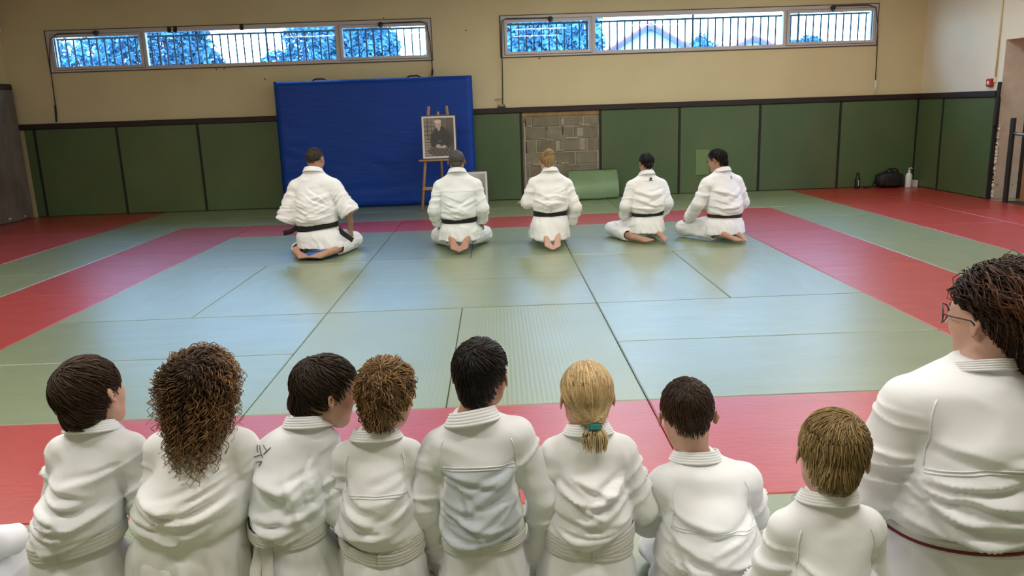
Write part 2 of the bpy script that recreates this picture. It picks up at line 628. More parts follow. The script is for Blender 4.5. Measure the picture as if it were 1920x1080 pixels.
# breeze-block infill between the panels
MB().box((0.716, 9.022, 0.0), (1.934, 9.05, PZ)).build('mortar_bed', M['mortar'], wall_back)
rows = [0.0, 0.16, 0.345, 0.535, 0.735, 0.935, 1.132, 1.29]
rnd = random.Random(8)
offs = [0.30, 0.02, 0.26, 0.05, 0.22, 0.0, 0.24]
for r in range(7):
    z0, z1 = rows[r], rows[r + 1]
    x = 0.716 - offs[r]
    while x < 1.93:
        w = rnd.uniform(0.36, 0.45)
        a, b = max(x, 0.716), min(x + w, 1.934)
        if b - a > 0.05:
            jt = rnd.uniform(.006, .012)
            MB().box((a + jt, 9.006 + rnd.uniform(0, .008), z0 + jt), (b - jt, 9.03, z1 - jt), ch=.006).build('block', M['block'], wall_back)
        x += w
MB().box((0.716, 9.004, 1.296), (1.934, 9.03, PZ - .002), ch=.004).build('lintel_board', M['lintel'], wall_back)
mb = MB()
rnd = random.Random(21)
for i in range(12):   # mortar smears squeezed over the block faces
    x, z = rnd.uniform(.78, 1.88), rnd.choice(rows[2:7]) + rnd.uniform(-.01, .012)
    mb.box((x, 9.001, z), (x + rnd.uniform(.05, .22), 9.02, z + rnd.uniform(.014, .03)), ch=.006)
for x, z, w, h in ((1.24, .74, .06, .17), (1.58, 0.96, .10, .14), (1.62, .75, .08, .19), (1.33, 1.14, .05, .12), (.735, .1, .03, 1.1), (1.895, .45, .03, .3)):
    mb.box((x, 9.003, z), (x + w, 9.02, z + h), ch=.007)
mb.build('mortar_smears', M['mortar'], wall_back)
mb = MB()
for x, z0, z1 in ((1.10, 1.075, 1.125), (1.35, 1.0, 1.13), (.77, .73, .9), (.765, 1.15, 1.26)):
    mb.box((x, 8.9985, z0), (x + .012, 9.012, z1))
mb.build('block_cracks', M['black'], wall_back)

# ---- windows
def window(n, x0, x1, panes):
    yf = Y_BACK - 0.012
    mb = MB()
    zt = lambda s: (2.285, 2.715) if s else (2.262, 2.752)
    # outer frame and mullions
    mb.box((x0, yf, WZ0), (x1, yf + .07, panes[1][2] * 0 + 2.262))
    mb.box((x0, yf, 2.752), (x1, yf + .07, WZ1))
    mb.box((x0, yf, 2.262), (panes[0][0], yf + .07, 2.752))
    mb.box((panes[0][1], yf, 2.262), (panes[1][0], yf + .07, 2.752))
    mb.box((panes[1][1], yf, 2.262), (panes[2][0], yf + .07, 2.752))
    mb.box((panes[2][1], yf, 2.262), (x1, yf + .07, 2.752))
    w = struct('window_%d' % n, mb, M['pvc'])
    for a, b, s in panes:
        z0, z1 = zt(s)
        if s:
            sash = MB()
            sash.box((a - .045, yf - .014, z0 - .045), (b + .045, yf + .05, z0), ch=.004)
            sash.box((a - .045, yf - .014, z1), (b + .045, yf + .05, z1 + .045), ch=.004)
            sash.box((a - .045, yf - .014, z0), (a, yf + .05, z1), ch=.004)
            sash.box((b, yf - .014, z0), (b + .045, yf + .05, z1), ch=.004)
            sash.build('sash', M['pvc'], w)
            gk = MB()
            for (p, q, r, t) in ((a - .05, b + .05, z0 - .05, z0 - .046), (a - .05, b + .05, z1 + .046, z1 + .05)):
                gk.box((p, yf - .006, r), (q, yf - .0, t))
            for p in (a - .05, b + .046):
                gk.box((p, yf - .006, z0 - .05), (p + .004, yf, z1 + .05))
            gk.build('gasket', M['pvc_d'], w)
        MB().box((a, yf + .03, z0), (b, yf + .036, z1)).build('pane', M['glass'], w)
    # cracked filler line round the frame
    e = MB()
    e.box((x0 - .018, yf - .002, WZ0 - .014), (x1 + .014, yf + .02, WZ0))
    e.box((x0 - .018, yf - .002, WZ1), (x1 + .014, yf + .02, WZ1 + .012))
    e.box((x0 - .018, yf - .002, WZ0), (x0, yf + .02, WZ1))
    e.box((x1, yf - .002, WZ0), (x1 + .012, yf + .02, WZ1))
    e.build('frame_joint', M['pvc_d'], w)
    return w


w1 = window(1, *WINS[0])
tag(w1, 'long high window with three panes above the blue crash mat')
w2 = window(2, *WINS[1])
tag(w2, 'long high window with three panes above the block infill')
yr = Y_BACK - .045


def opener(w, pts, knob, handle=None, hm='black'):
    o = MB().tube(pts, .008, 6).build('opener_rod', M['metal_d'], w)
    kx, kz = knob
    MB().lathe([(.012, -.05), (.035, -.02), (.04, .02), (.015, .035)], 10, (kx, yr, kz)).build('opener_arm', M['metal_d'], w)
    if handle:
        (x, z0, z1) = handle
        MB().tube([(x, yr, z1), (x - .004, yr - .01, (z0 + z1) / 2), (x - .012, yr - .02, z0)], [.014, .016, .012], 8).build('crank_handle', M[hm], w)
    return o


opener(w1, [(-5.7, yr, 2.765), (-6.3, yr, 2.77), (-6.42, yr, 2.70), (-6.47, yr, 2.45), (-6.488, yr, 2.23), (-6.50, yr, 1.71)], (-5.72, 2.765), (-6.503, 1.465, 1.72))
opener(w1, [(-1.38, yr, 2.765), (-.78, yr, 2.775), (-.70, yr, 2.74), (-.66, yr, 2.5), (-.648, yr, 2.2), (-.645, yr, 2.02)], (-1.40, 2.75), (-.645, 1.965, 2.06))
opener(w2, [(1.20, yr, 2.765), (.52, yr, 2.775), (.455, yr, 2.74), (.442, yr, 2.3), (.436, yr, 1.9), (.425, yr, 1.50)], (1.20, 2.75))
MB().box((.34, yr - .01, 1.452), (.47, yr + .03, 1.468)).box((.36, yr - .01, 1.468), (.372, yr + .03, 1.50)).box((.44, yr - .01, 1.468), (.452, yr + .03, 1.50)).box((.30, yr, 1.575), (.43, yr + .01, 1.583)).build('crank_bracket', M['metal_d'], w2)
opener(w2, [(5.55, yr, 2.80), (6.10, yr, 2.80), (6.22, yr, 2.76), (6.27, yr, 2.5), (6.282, yr, 2.2), (6.29, yr, 1.66)], (5.56, 2.775), (6.296, 1.48, 1.67), 'plastic_w')
for x, t in ((-4.62, .0), (-4.53, .02), (-3.52, 0)):
    Mx = Matrix.Translation((x, Y_BACK - .018, 2.78)) @ Matrix.Rotation(t * 8, 4, 'Y')
    MB().box((-.028, -.004, -.045), (.028, .004, .045), M=Mx).build('black_tape', M['black'], w1)

# wall fixings and marks on the paint
for i, (x, z) in enumerate(((-3.98, 2.165), (-3.86, 2.17), (-2.9, 1.92), (-.1, 2.62), (1.02, 2.17), (-3.25, 2.0), (-1.35, 2.84))):
    MB().lathe([(.012, 0), (.014, .008), (.004, .016)], 8).build('wall_plug', M['pvc_d'], wall_back, (x, Y_BACK - .004, z))

# conduit and call point on the right wall
cp = bpy.data.objects.new('alarm_call_point', None)
COL.objects.link(cp)
cp.location = (X_R, 7.235, 1.55)
tag(cp, 'small red fire alarm call point on cream wall above green padding', 'alarm')
MB().box((-.055, -.055, -.05), (0, .05, .055), ch=.008).build('housing', M['red'], cp)
MB().box((-.059, -.024, -.02), (-.054, .02, .024)).build('press_plate', M['plastic_w'], cp)
MB().box((-.02, -.10, .0), (0, -.058, .075), ch=.004).build('junction_box', M['wall_r'], cp)
cn = MB().tube([(X_R - .012, 7.15, 1.62), (X_R - .012, 7.15, CEIL_Z)], .012, 8).build('cable_conduit', M['wall'])
tag(cn, 'thin cream cable conduit rising from the red alarm box', 'conduit')
pp = MB().tube([(-7.14, 8.96, 2.85), (-7.14, 8.96, CEIL_Z)], .022, 10).tube([(-7.14, 8.96, 2.83), (-7.14, 8.96, 2.87)], .03, 10).build('drain_pipe', M['plastic_w'])
tag(pp, 'white plastic pipe high in the room corner above grey mat', 'pipe')

# lamps
for i, (x, y) in enumerate(LAMPS):
    e = bpy.data.objects.new('strip_light', None)
    COL.objects.link(e)
    e.location = (x, y, CEIL_Z)
    row = {-2.7: 'just behind the near row', -0.6: 'over the near row', 3.0: 'over the middle mats', 6.4: 'near the back wall'}[y]
    ordn = {-4.6: 'first', -1.5: 'second', 1.6: 'third', 4.7: 'fourth'}[x]
    tag(e, 'ceiling strip light %s, %s from the grey mat side' % (row, ordn), 'lamp', 'ceiling strip lights')
    MB().box((-.75, -.13, -.07), (.75, .13, 0), ch=.01).build('housing', M['lamp'], e)
    ld = bpy.data.lights.new('tube', 'AREA')
    ld.shape = 'RECTANGLE'
    ld.size, ld.size_y = 1.45, .22
    ld.energy = LAMP_W
    ld.color = LAMP_COL
    lo = bpy.data.objects.new('tube', ld)
    COL.objects.link(lo)
    lo.parent = e
    lo.location = (0, 0, -.075)

# ------------------------------------------------------------------ outside
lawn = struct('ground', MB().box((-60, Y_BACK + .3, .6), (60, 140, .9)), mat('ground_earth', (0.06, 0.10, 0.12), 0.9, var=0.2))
tag(lawn, 'ground outside the windows')
rl = bpy.data.objects.new('guard_railing', None)
COL.objects.link(rl)
rl.location = (0, 9.72, 0.9)
tag(rl, 'blue-grey metal guard railing outside the high windows', 'railing')
MB().box((-7.4, -.02, 1.84), (7.4, .02, 1.868)).build('rail', M['rail'], rl)
MB().box((-7.4, -.02, 1.305), (7.4, .02, 1.325)).build('rail', M['rail'], rl)
bar_me = MB().box((-.0105, -.008, 0), (.0105, .008, 1.85)).mesh('bar')
bar_me.materials.append(M['rail'])
post_me = MB().box((-.014, -.014, 0), (.014, .014, 2.06)).mesh('post')
post_me.materials.append(M['rail'])
k = 0
x = -7.3
while x < 7.35:
    if k % 14 == 4:
        obj('post', post_me, None, rl, (x, 0, 0))
    else:
        obj('bar', bar_me, None, rl, (x, 0, 0))
    x += .1235
    k += 1

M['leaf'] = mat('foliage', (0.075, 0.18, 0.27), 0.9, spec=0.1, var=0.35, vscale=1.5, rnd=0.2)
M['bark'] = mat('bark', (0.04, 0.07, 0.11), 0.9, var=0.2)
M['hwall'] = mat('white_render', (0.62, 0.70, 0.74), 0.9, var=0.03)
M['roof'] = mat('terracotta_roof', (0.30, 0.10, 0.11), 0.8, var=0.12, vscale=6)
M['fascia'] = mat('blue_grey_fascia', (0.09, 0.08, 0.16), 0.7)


def tree(x, y, base, blobs, label, seed, n=1500, leaf=.16, name='tree'):
    """blobs: (dx, z, rx, rz) crown masses"""
    rg = np.random.default_rng(seed)
    e = bpy.data.objects.new(name, None)
    COL.objects.link(e)
    e.location = (x, y, base)
    tag(e, label, 'tree', 'trees outside the windows')
    mb = MB()
    top = max(b[1] for b in blobs) - base
    mb.tube([(0, 0, 0), (.1, 0, top * .5), (0, 0, top)], [.22, .16, .06], 8)
    for b in blobs:
        mb.tube([(0, 0, top * .35), (b[0] * .6, 0, (b[1] - base) * .7), (b[0], 0, b[1] - base)], [.10, .06, .02], 6)
    mb.build('trunk', M['bark'], e)
    P = []
    wsum = sum(b[2] * b[3] for b in blobs)
    for (dx, z, rx, rz) in blobs:
        m = int(4.0 * n * rx * rz / wsum)
        u = rg.normal(size=(m, 3))
        u /= np.linalg.norm(u, axis=1)[:, None]
        r = rg.uniform(.35, 1.0, (m, 1)) ** .5
        lump = 1 + .22 * np.sin(u[:, :1] * 5 + seed) * np.cos(u[:, 2:] * 6 + u[:, 1:2] * 4)
        p = u * r * lump * np.array([rx, rx * .8, rz]) + np.array([dx, 0, z - base])
        P.append(p)
    P = np.concatenate(P)
    m = len(P)
    a = rg.normal(size=(m, 3))
    b = rg.normal(size=(m, 3))
    a /= np.linalg.norm(a, axis=1)[:, None]
    b = np.cross(a, b)
    b /= np.linalg.norm(b, axis=1)[:, None]
    s = .72 * leaf * rg.uniform(.6, 1.4, (m, 1))
    V = np.stack([P - a * s, P + b * s * .5, P + a * s, P - b * s * .5], 1).reshape(-1, 3)
    Fq = np.arange(m * 4).reshape(-1, 4)
    obj('crown', np_mesh('crown', V, Fq, smooth=False), M['leaf'], e)
    return e


tree(-20.6, 34, .9, [(0, 4.3, 1.7, 1.5), (1.6, 3.6, 1.5, 1.0), (-1.4, 3.2, 1.2, .8), (3.0, 4.6, 1.0, .9)], 'broad tree behind the outermost pane over the grey mat', 1, 2200)
tree(-12.6, 29, .9, [(0, 4.6, 1.6, 1.4), (-1.4, 3.9, 1.2, 1.1), (1.2, 3.6, 1.0, .9), (.9, 5.0, .9, .7)], 'dense tree at the start of the wide pane over green panels', 2, 2300)
tree(-9.4, 36, .9, [(0, 3.1, 1.0, .8), (-1.2, 3.0, .8, .7), (1.6, 2.9, .9, .65), (3.0, 3.2, .8, .6)], 'low bush below the bright sky in the wide pane', 3, 1500, .13, 'bush')
tree(-7.6, 31, .9, [(0, 4.2, .9, 1.3), (.9, 5.0, .8, .9), (-1.0, 3.5, .9, .7), (1.3, 4.0, .7, 1.1)], 'feathery tree at the end of the wide pane above blue mat', 4, 1100, .15)
tree(-4.7, 27, .9, [(0, 4.3, 1.1, 1.5), (-.9, 3.8, .9, 1.2), (.9, 3.6, .7, 1.0)], 'dark rounded tree in the pane above the blue mat', 5, 2600)
tree(-2.1, 34, .9, [(0, 3.4, 1.4, .7), (1.2, 3.1, 1.1, .7)], 'low hedge at the corner of the pane above blue mat', 6, 1000, .14, 'bush')
tree(2.3, 27, .9, [(0, 4.4, 1.3, 1.5), (1.2, 4.1, .9, 1.4), (-1.2, 3.6, .8, 1.1)], 'thick tree filling the first pane above the block infill', 7, 3000)
tree(11.3, 46, .9, [(0, 4.0, 1.3, .9), (1.4, 4.3, 1.1, .8), (2.7, 3.9, .8, .8)], 'distant tree behind the white gable roof', 8, 1400, .18)
tree(14.0, 50, .9, [(0, 4.9, .45, .9), (.1, 3.8, .5, .8)], 'slim cypress between the distant roofs', 9, 500, .16)
tree(20.9, 52, .9, [(0, 4.8, 1.0, .6), (1.1, 5.0, .8, .6), (-.9, 4.2, .8, .6)], 'distant umbrella pine in the last pane by the corner', 10, 900, .18)
tree(16.3, 50, .9, [(0, 3.9, 1.1, .7), (1.3, 3.8, .9, .6)], 'distant low bushes below the last pane', 11, 700, .16, 'bush')


def house(x, y, w, dpt, zb, zw, zr, label, gable_front=True, win=()):
    e = bpy.data.objects.new('house', None)
    COL.objects.link(e)
    e.location = (x, y, zb)
    tag(e, label, 'house', 'houses outside the windows')
    h, r = zw - zb, zr - zb
    if gable_front:
        MB().add([(-w, 0, 0), (w, 0, 0), (w, 0, h), (0, 0, r), (-w, 0, h), (-w, dpt, 0), (w, dpt, 0), (w, dpt, h), (0, dpt, r), (-w, dpt, h)],
                 [(0, 1, 2, 3, 4), (9, 8, 7, 6, 5), (0, 4, 9, 5), (1, 6, 7, 2), (0, 5, 6, 1), (2, 7, 8, 3), (3, 8, 9, 4)]).build('wall', M['hwall'], e)
        for s in (-1, 1):
            sl = (r - h) / w
            o_ = .35
            P = [(0, -.3, r + .06), (s * (w + o_), -.3, h - sl * o_ + .06), (s * (w + o_), dpt, h - sl * o_ + .06), (0, dpt, r + .06)]
            P += [(p[0], p[1], p[2] + .12) for p in P]
            MB().add(P, [(0, 1, 2, 3), (7, 6, 5, 4), (0, 4, 5, 1), (1, 5, 6, 2), (2, 6, 7, 3), (3, 7, 4, 0)]).build('roof', M['roof'], e)
            P = [(0, -.34, r - .08), (s * (w + o_), -.34, h - sl * o_ - .08), (s * (w + o_), -.34, h - sl * o_ + .1), (0, -.34, r + .1)]
            P += [(p[0], p[1] + .05, p[2]) for p in P]
            MB().add(P, [(0, 1, 2, 3), (7, 6, 5, 4), (0, 4, 5, 1), (1, 5, 6, 2), (2, 6, 7, 3), (3, 7, 4, 0)]).build('fascia', M['fascia'], e)
    else:
        MB().box((-w, 0, 0), (w, dpt, h)).build('wall', M['hwall'], e)
        P = [(-w - .2, -.3, h), (w + .2, -.3, h), (w + .2, dpt, h), (-w - .2, dpt, h), (-w, dpt / 2, r), (w, dpt / 2, r)]
        MB().add(P, [(0, 1, 5, 4), (2, 3, 4, 5), (0, 4, 3), (1, 2, 5), (0, 3, 2, 1)]).build('roof', M['roof'], e)
    for (wx, wz) in win:
        f = MB().box((wx - .25, -.03, wz - .35), (wx + .25, .0, wz + .35)).build('window_frame', M['fascia'], e)
    return e


house(6.35, 28, 2.6, 6, .9, 2.78, 4.30, 'white gabled house with red roof edges behind the wide pane')
house(12.3, 34, 2.4, 6, .9, 3.1, 4.15, 'second white house with sloping red roof edge beyond the gable', win=())
house(17.6, 56, 3.2, 6, .9, 4.9, 5.7, 'distant pale house with flat red roof by the window mullion', False, [(-1.6, 3.2), (0, 3.2), (1.6, 3.2)])
house(26.9, 60, 2.0, 6, .9, 5.2, 6.0, 'distant pale house at the far end of the last pane', False, [(-1, 3.4), (.6, 3.4)])
house(22.2, 74, 3.0, 6, .9, 4.4, 5.1, 'low distant house with red roof in the last pane', False, [(-1, 2.8), (.8, 2.8)])
house(9.2, 62, 2.4, 6, .9, 4.6, 5.4, 'distant house showing beside the white gable apex', False, [(0, 3)])

# ------------------------------------------------------------------ things in the room
def empty(name, loc, rz=0.0):
    e = bpy.data.objects.new(name, None)
    COL.objects.link(e)
    e.location = loc
    e.rotation_euler = (0, 0, rz)
    return e


# blue crash mat leaning on the back wall
cm = empty('crash_mat', (-1.545, 8.72, 0.0))
tag(cm, 'big blue crash mat propped upright against the back wall', 'crash mat')
nx, nz = 60, 40
wv, hv = 1.505, 1.945
rg = np.random.default_rng(5)
xs = np.linspace(-1, 1, nx)
zs = np.linspace(0, 1, nz)
Xg, Zg = np.meshgrid(xs, zs)
edge = np.minimum(1 - np.abs(Xg), 1.0) * wv
edge = np.minimum(edge, np.minimum(Zg, 1 - Zg) * hv)
rnd_e = np.clip(edge / .05, 0, 1)
bulge = -0.05 * (1 - (1 - rnd_e) ** 2) ** .5
bulge += -0.02 * np.sin(np.pi * Zg) * np.cos(Xg * 1.5)
wr = np.zeros_like(Xg)
for i in range(26):
    if i < 15:
        cx_, cz_ = rg.uniform(-1, 1), abs(rg.normal(0, .17))
    else:
        cx_, cz_ = rg.choice([-1, 1]) * rg.uniform(.72, 1.0), rg.uniform(.1, .75)
    th = rg.uniform(-.35, .35) + (.35 if cx_ > .5 else -.2 if cx_ < -.5 else 0)
    dx, dz = (Xg - cx_) * wv, (Zg - cz_) * hv
    al, ac = dx * math.cos(th) + dz * math.sin(th), -dx * math.sin(th) + dz * math.cos(th)
    wr += rg.uniform(.007, .018) * np.exp(-(al / rg.uniform(.15, .4)) ** 2 - (ac / rg.uniform(.018, .035)) ** 2) * rg.choice([-1, 1])
Yf = bulge + wr * rnd_e + Zg * 0.05
front = np.stack([Xg * wv, Yf, Zg * hv + .0], -1).reshape(-1, 3)
back = np.stack([Xg * wv, np.full_like(Xg, .20) + .05 * Zg - 0.02 * (1 - rnd_e), Zg * hv], -1).reshape(-1, 3)
idx = np.arange(nx * nz).reshape(nz, nx)
q = np.stack([idx[:-1, :-1], idx[:-1, 1:], idx[1:, 1:], idx[1:, :-1]], -1).reshape(-1, 4)
n0 = nx * nz
bd = np.concatenate([idx[0, :], idx[1:, -1], idx[-1, -2::-1], idx[-2:0:-1, 0]])
bn = np.roll(bd, -1)
side = np.stack([bd, bd + n0, bn + n0, bn], -1)
V = np.concatenate([front, back])
obj('cover', np_mesh('cover', V, [q, q[:, ::-1] + n0, side]), M['blue'], cm)
for x in (-.82, .62):
    MB().tube([(x - .11, .10, hv - .005), (x - .06, .10, hv + .022), (x + .06, .10, hv + .024), (x + .11, .10, hv - .005)], .012, 6).build('strap_handle', M['foam_b'], cm)

# tall grey mat against the left wall
gm = empty('wall_mat', (-7.11, 7.75, 0.0))
tag(gm, 'tall worn grey mat standing upright in the room corner', 'mat')
MB().box((-.06, -1.2, 0), (.06, 1.16, 1.96), ch=.02).build('mat_body', M['greymat'], gm)
MB().box((-.055, -1.2, 1.955), (.05, 1.17, 2.05), ch=.015).build('top_edge', M['trim'], gm)
MB().box((.0595, .12, .72), (.0625, .46, .88), ch=.001).build('sticker', M['sticker_o'], gm)
MB().box((.0625, .15, .77), (.0640, .32, .84), ch=.0005).build('sticker_print', M['card'], gm)
mb = MB()
for (y, z, w, h) in ((-.02, .62, .05, .10), (.06, .35, .03, .07), (.12, .30, .02, .05), (.5, .06, .06, .02), (.9, .05, .04, .02)):
    mb.box((.0595, y, z), (.062, y + w, z + h), ch=.0008)
mb.build('scuff', M['card'], gm)

# easel with framed portrait photograph
ez = empty('easel', (-0.545, 8.12, 0.0))
tag(ez, 'beech wood easel holding the framed portrait in front of blue mat', 'easel')
MB().tube([(-.285, -.14, .0), (-.13, .14, 1.50)], .021, 8).build('leg', M['wood'], ez)
MB().tube([(.285, -.14, .0), (.13, .14, 1.50)], .021, 8).build('leg', M['wood'], ez)
MB().tube([(0, .42, .0), (0, .15, 1.42)], .018, 8).build('rear_leg', M['wood'], ez)
MB().box((-.30, -.075, .715), (.31, .0, .74), ch=.004).build('ledge', M['wood'], ez)
MB().box((-.265, -.13, .30), (.265, -.10, .345), ch=.004).build('crossbar', M['wood'], ez)
MB().box((-.16, .08, 1.34), (.16, .11, 1.375), ch=.004).build('crossbar', M['wood'], ez)


def portrait(n_x=70, n_z=90):
    """generic seated figure print: warm monochrome"""
    u = np.linspace(0, 1, n_x)[None, :].repeat(n_z, 0)
    v = np.linspace(0, 1, n_z)[:, None].repeat(n_x, 1)
    t = np.full_like(u, .13)
    t += .05 * np.sin(u * 9) * np.cos(v * 7)

    def ell(cx, cy, rx, ry, soft=.12):
        d = np.sqrt(((u - cx) / rx) ** 2 + ((v - cy) / ry) ** 2)
        return np.clip((1 + soft - d) / (2 * soft), 0, 1)
    # shelves / panes on the left
    lat = ((np.abs((v * 9) % 1 - .5) > .42) | (np.abs((u * 8) % 1 - .5) > .42)) & (u < .36) & (v > .45)
    t = np.where((u < .36) & (v > .45), .22, t)
    t = np.where(lat, .05, t)
    t = np.where((u < .22) & (v < .45) & ((v * 14) % 1 > .35), .32, t)
    t = np.where((u > .75), t * .55, t)
    body = np.maximum(ell(.55, .42, .36, .34), ell(.56, .62, .20, .16))
    t = t * (1 - body) + .022 * body
    skirt = ell(.55, .14, .45, .13)
    t = t * (1 - skirt) + (.09 + .05 * np.sin(u * 40) * np.sin(v * 50)) * skirt
    nk = ell(.50, .74, .05, .08)
    t = t * (1 - nk) + .40 * nk
    face = ell(.48, .83, .10, .105)
    t = t * (1 - face) + (.46 - .12 * (u - .4)) * face
    hair = ell(.47, .905, .12, .055)
    t = t * (1 - hair) + .62 * hair
    for cx in (.44, .52):
        e = ell(cx, .835, .022, .012)
        t = t * (1 - .6 * e) + .08 * .6 * e
    mo = ell(.48, .775, .03, .008)
    t = t * (1 - .5 * mo) + .1 * .5 * mo
    for (cx, cy, rx, ry) in ((.46, .27, .08, .045), (.66, .25, .07, .04)):
        hnd = ell(cx, cy, rx, ry)
        t = t * (1 - hnd) + .42 * hnd
    scr = ell(.57, .235, .15, .022)
    t = t * (1 - scr) + .5 * scr
    cord = ell(.52, .40, .05, .012) - ell(.52, .415, .045, .012)
    t = t + .25 * np.clip(cord, 0, 1)
    col = np.stack([t * 1.05, t * .84, t * .64], -1)
    return u, v, np.clip(col, 0, 1)


def framed(name, w, h, loc, tilt, rz, border, fw, gen, label):
    e = empty(name, loc)
    e.rotation_euler = (tilt, 0, rz)
    tag(e, label, 'picture')
    mb = MB()
    mb.box((-w / 2, -.012, 0), (-w / 2 + fw, .012, h), ch=.002)
    mb.box((w / 2 - fw, -.012, 0), (w / 2, .012, h), ch=.002)
    mb.box((-w / 2 + fw, -.012, 0), (w / 2 - fw, .012, fw), ch=.002)
    mb.box((-w / 2 + fw, -.012, h - fw), (w / 2 - fw, .012, h), ch=.002)
    mb.build('frame', M['plastic_b'], e)
    MB().box((-w / 2 + fw, -.004, fw), (w / 2 - fw, .006, h - fw)).build('mount', M['paper'], e)
    u, v, c = gen()
    a0, a1 = -w / 2 + fw + border, w / 2 - fw - border
    b0, b1 = fw + border, h - fw - border
    V = np.stack([a0 + u * (a1 - a0), np.full_like(u, -.0055), b0 + v * (b1 - b0)], -1).reshape(-1, 3)
    nz_, nx_ = u.shape
    ix = np.arange(nx_ * nz_).reshape(nz_, nx_)
    qq = np.stack([ix[:-1, :-1], ix[:-1, 1:], ix[1:, 1:], ix[1:, :-1]], -1).reshape(-1, 4)
    obj('photograph', np_mesh('photograph', V, qq, False, c.reshape(-1, 3)), M['print'], e)
    return e


framed('framed_portrait', .515, .635, (-0.535, 8.075, .742), math.radians(-8), 0, .028, .012, portrait,
       'framed sepia portrait of a seated person standing on the easel')


def portrait2():
    u, v, c = portrait(40, 50)
    t = .12 + .35 * v + .1 * np.sin(u * 5)
    d = np.sqrt(((u - .5) / .3) ** 2 + ((v - .35) / .4) ** 2)
    t = np.where(d < 1, .06, t)
    d = np.sqrt(((u - .5) / .12) ** 2 + ((v - .78) / .13) ** 2)
    t = np.where(d < 1, .4, t)
    return u, v, np.stack([t * 1.02, t, t * .95], -1)


framed('framed_picture', .42, .53, (-0.055, 8.42, 0.002), math.radians(-14), 0, .035, .013, portrait2,
       'black framed picture leaning on the floor beside the blue mat')

# loose green mat leaning in front of the block infill
lm = empty('foam_mat', (1.80, 8.66, 0.0))
tag(lm, 'loose green mat leaning against the block infill', 'mat')
nx, nz = 24, 14
u, v = np.meshgrid(np.linspace(-1, 1, nx), np.linspace(0, 1, nz))
lean = .27 * v + .10 * np.sin(np.pi * v) * -1 + .05 * (1 - v) * u
x_ = u * .39
z_ = v * .425 + .012 * (1 - v) * np.abs(u) + .0
fr = np.stack([x_, lean - .06, z_ + .004], -1).reshape(-1, 3)
bk = fr + np.array([0, .035, .012])
ix = np.arange(nx * nz).reshape(nz, nx)
qq = np.stack([ix[:-1, :-1], ix[:-1, 1:], ix[1:, 1:], ix[1:, :-1]], -1).reshape(-1, 4)
bd = np.concatenate([ix[0, :], ix[1:, -1], ix[-1, -2::-1], ix[-2:0:-1, 0]])
bn = np.roll(bd, -1)
n0 = nx * nz
obj('sheet', np_mesh('sheet', np.concatenate([fr, bk]), [qq, qq[:, ::-1] + n0, np.stack([bd, bd + n0, bn + n0, bn], -1)]), M['leanmat'], lm)

# bag
bgo = empty('duffel_bag', (6.53, 8.82, 0))
tag(bgo, 'black nylon sports bag on red mat by the corner', 'bag')
nu, nv = 28, 14
th = np.linspace(0, 2 * np.pi, nu, endpoint=False)
xs = np.linspace(-1, 1, nv)
V = []
for t in xs:
    rr = (1 - abs(t) ** 4) ** .35 if abs(t) < 1 else 0.02
    for a in th:
        cy, cz = math.cos(a), math.sin(a)
        sy = math.copysign(abs(cy) ** .6, cy) * .12 * rr
        sz = math.copysign(abs(cz) ** .6, cz) * (.115 + .015 * math.cos(t * 2.5)) * rr + .125
        V.append((t * .225, sy, max(.003, sz + .008 * math.sin(a * 3 + t * 9))))
V = np.array(V)
Fq = [(i * nu + k_, i * nu + (k_ + 1) % nu, (i + 1) * nu + (k_ + 1) % nu, (i + 1) * nu + k_) for i in range(nv - 1) for k_ in range(nu)]
obj('bag_body', np_mesh('bag_body', V, np.array(Fq)), M['bagcloth'], bgo)
MB().tube([(-.12, -.06, .22), (-.09, -.07, .285), (0, -.06, .305), (.09, -.05, .285), (.12, -.04, .22)], .013, 8).tube([(-.11, .03, .22), (0, .03, .295), (.11, .03, .22)], .013, 8).build('handle', M['bagcloth'], bgo)
MB().box((-.10, -.135, .04), (.10, -.115, .17), ch=.01).build('pocket', M['bagcloth'], bgo)
MB().box((.045, -.105, .205), (.055, -.095, .235)).build('zip_pull', M['steel'], bgo)
st = MB().tube([(-.24, .0, .10), (-.29, -.03, .02), (-.36, -.04, .012), (-.40, .02, .012), (-.32, .04, .012)], .009, 6).build('strap', M['bagcloth'], bgo)

b1 = empty('water_bottle', (6.03, 8.84, 0))
tag(b1, 'black water bottle standing by itself on red mat', 'bottle')
MB().lathe([(.036, 0), (.040, .008), (.040, .13), (.036, .16), (.022, .195), (.020, .21)], 18).build('bottle_body', M['plastic_b'], b1)
MB().lathe([(.023, .208), (.025, .213), (.025, .248), (.02, .256)], 16).build('cap', M['plastic_b'], b1)
mb = MB()
for i, (a, h) in enumerate(((.045, .012), (.06, .009), (.072, .012), (.087, .008), (.098, .012), (.113, .010), (.126, .008))):
    mb.box((-.007, -.0415, a), (.006, -.0395, a + h))
mb.build('bottle_print', M['paper'], b1)

b2 = empty('pump_bottle', (6.80, 8.74, 0))
tag(b2, 'white pump dispenser bottle beside the black bag', 'bottle')
MB().lathe([(.046, 0), (.05, .01), (.05, .185), (.042, .21), (.02, .23), (.017, .245)], 18).build('bottle_body', M['plastic_w'], b2)
MB().lathe([(.02, .243), (.021, .262), (.009, .266), (.008, .295)], 14).tube([(-.012, 0, .295), (.015, -.01, .304), (.045, -.018, .296)], [.010, .009, .005], 8).build('pump_head', M['plastic_w'], b2)

bx_ = empty('carton', (6.915, 8.86, 0))
tag(bx_, 'small white carton next to the pump bottle', 'box')
MB().box((-.07, -.06, 0), (.07, .06, .094), ch=.002).build('carton_body', M['card'], bx_)
MB().box((-.0705, -.0605, .088), (.0705, .0605, .098), ch=.001).build('lid', M['card'], bx_)

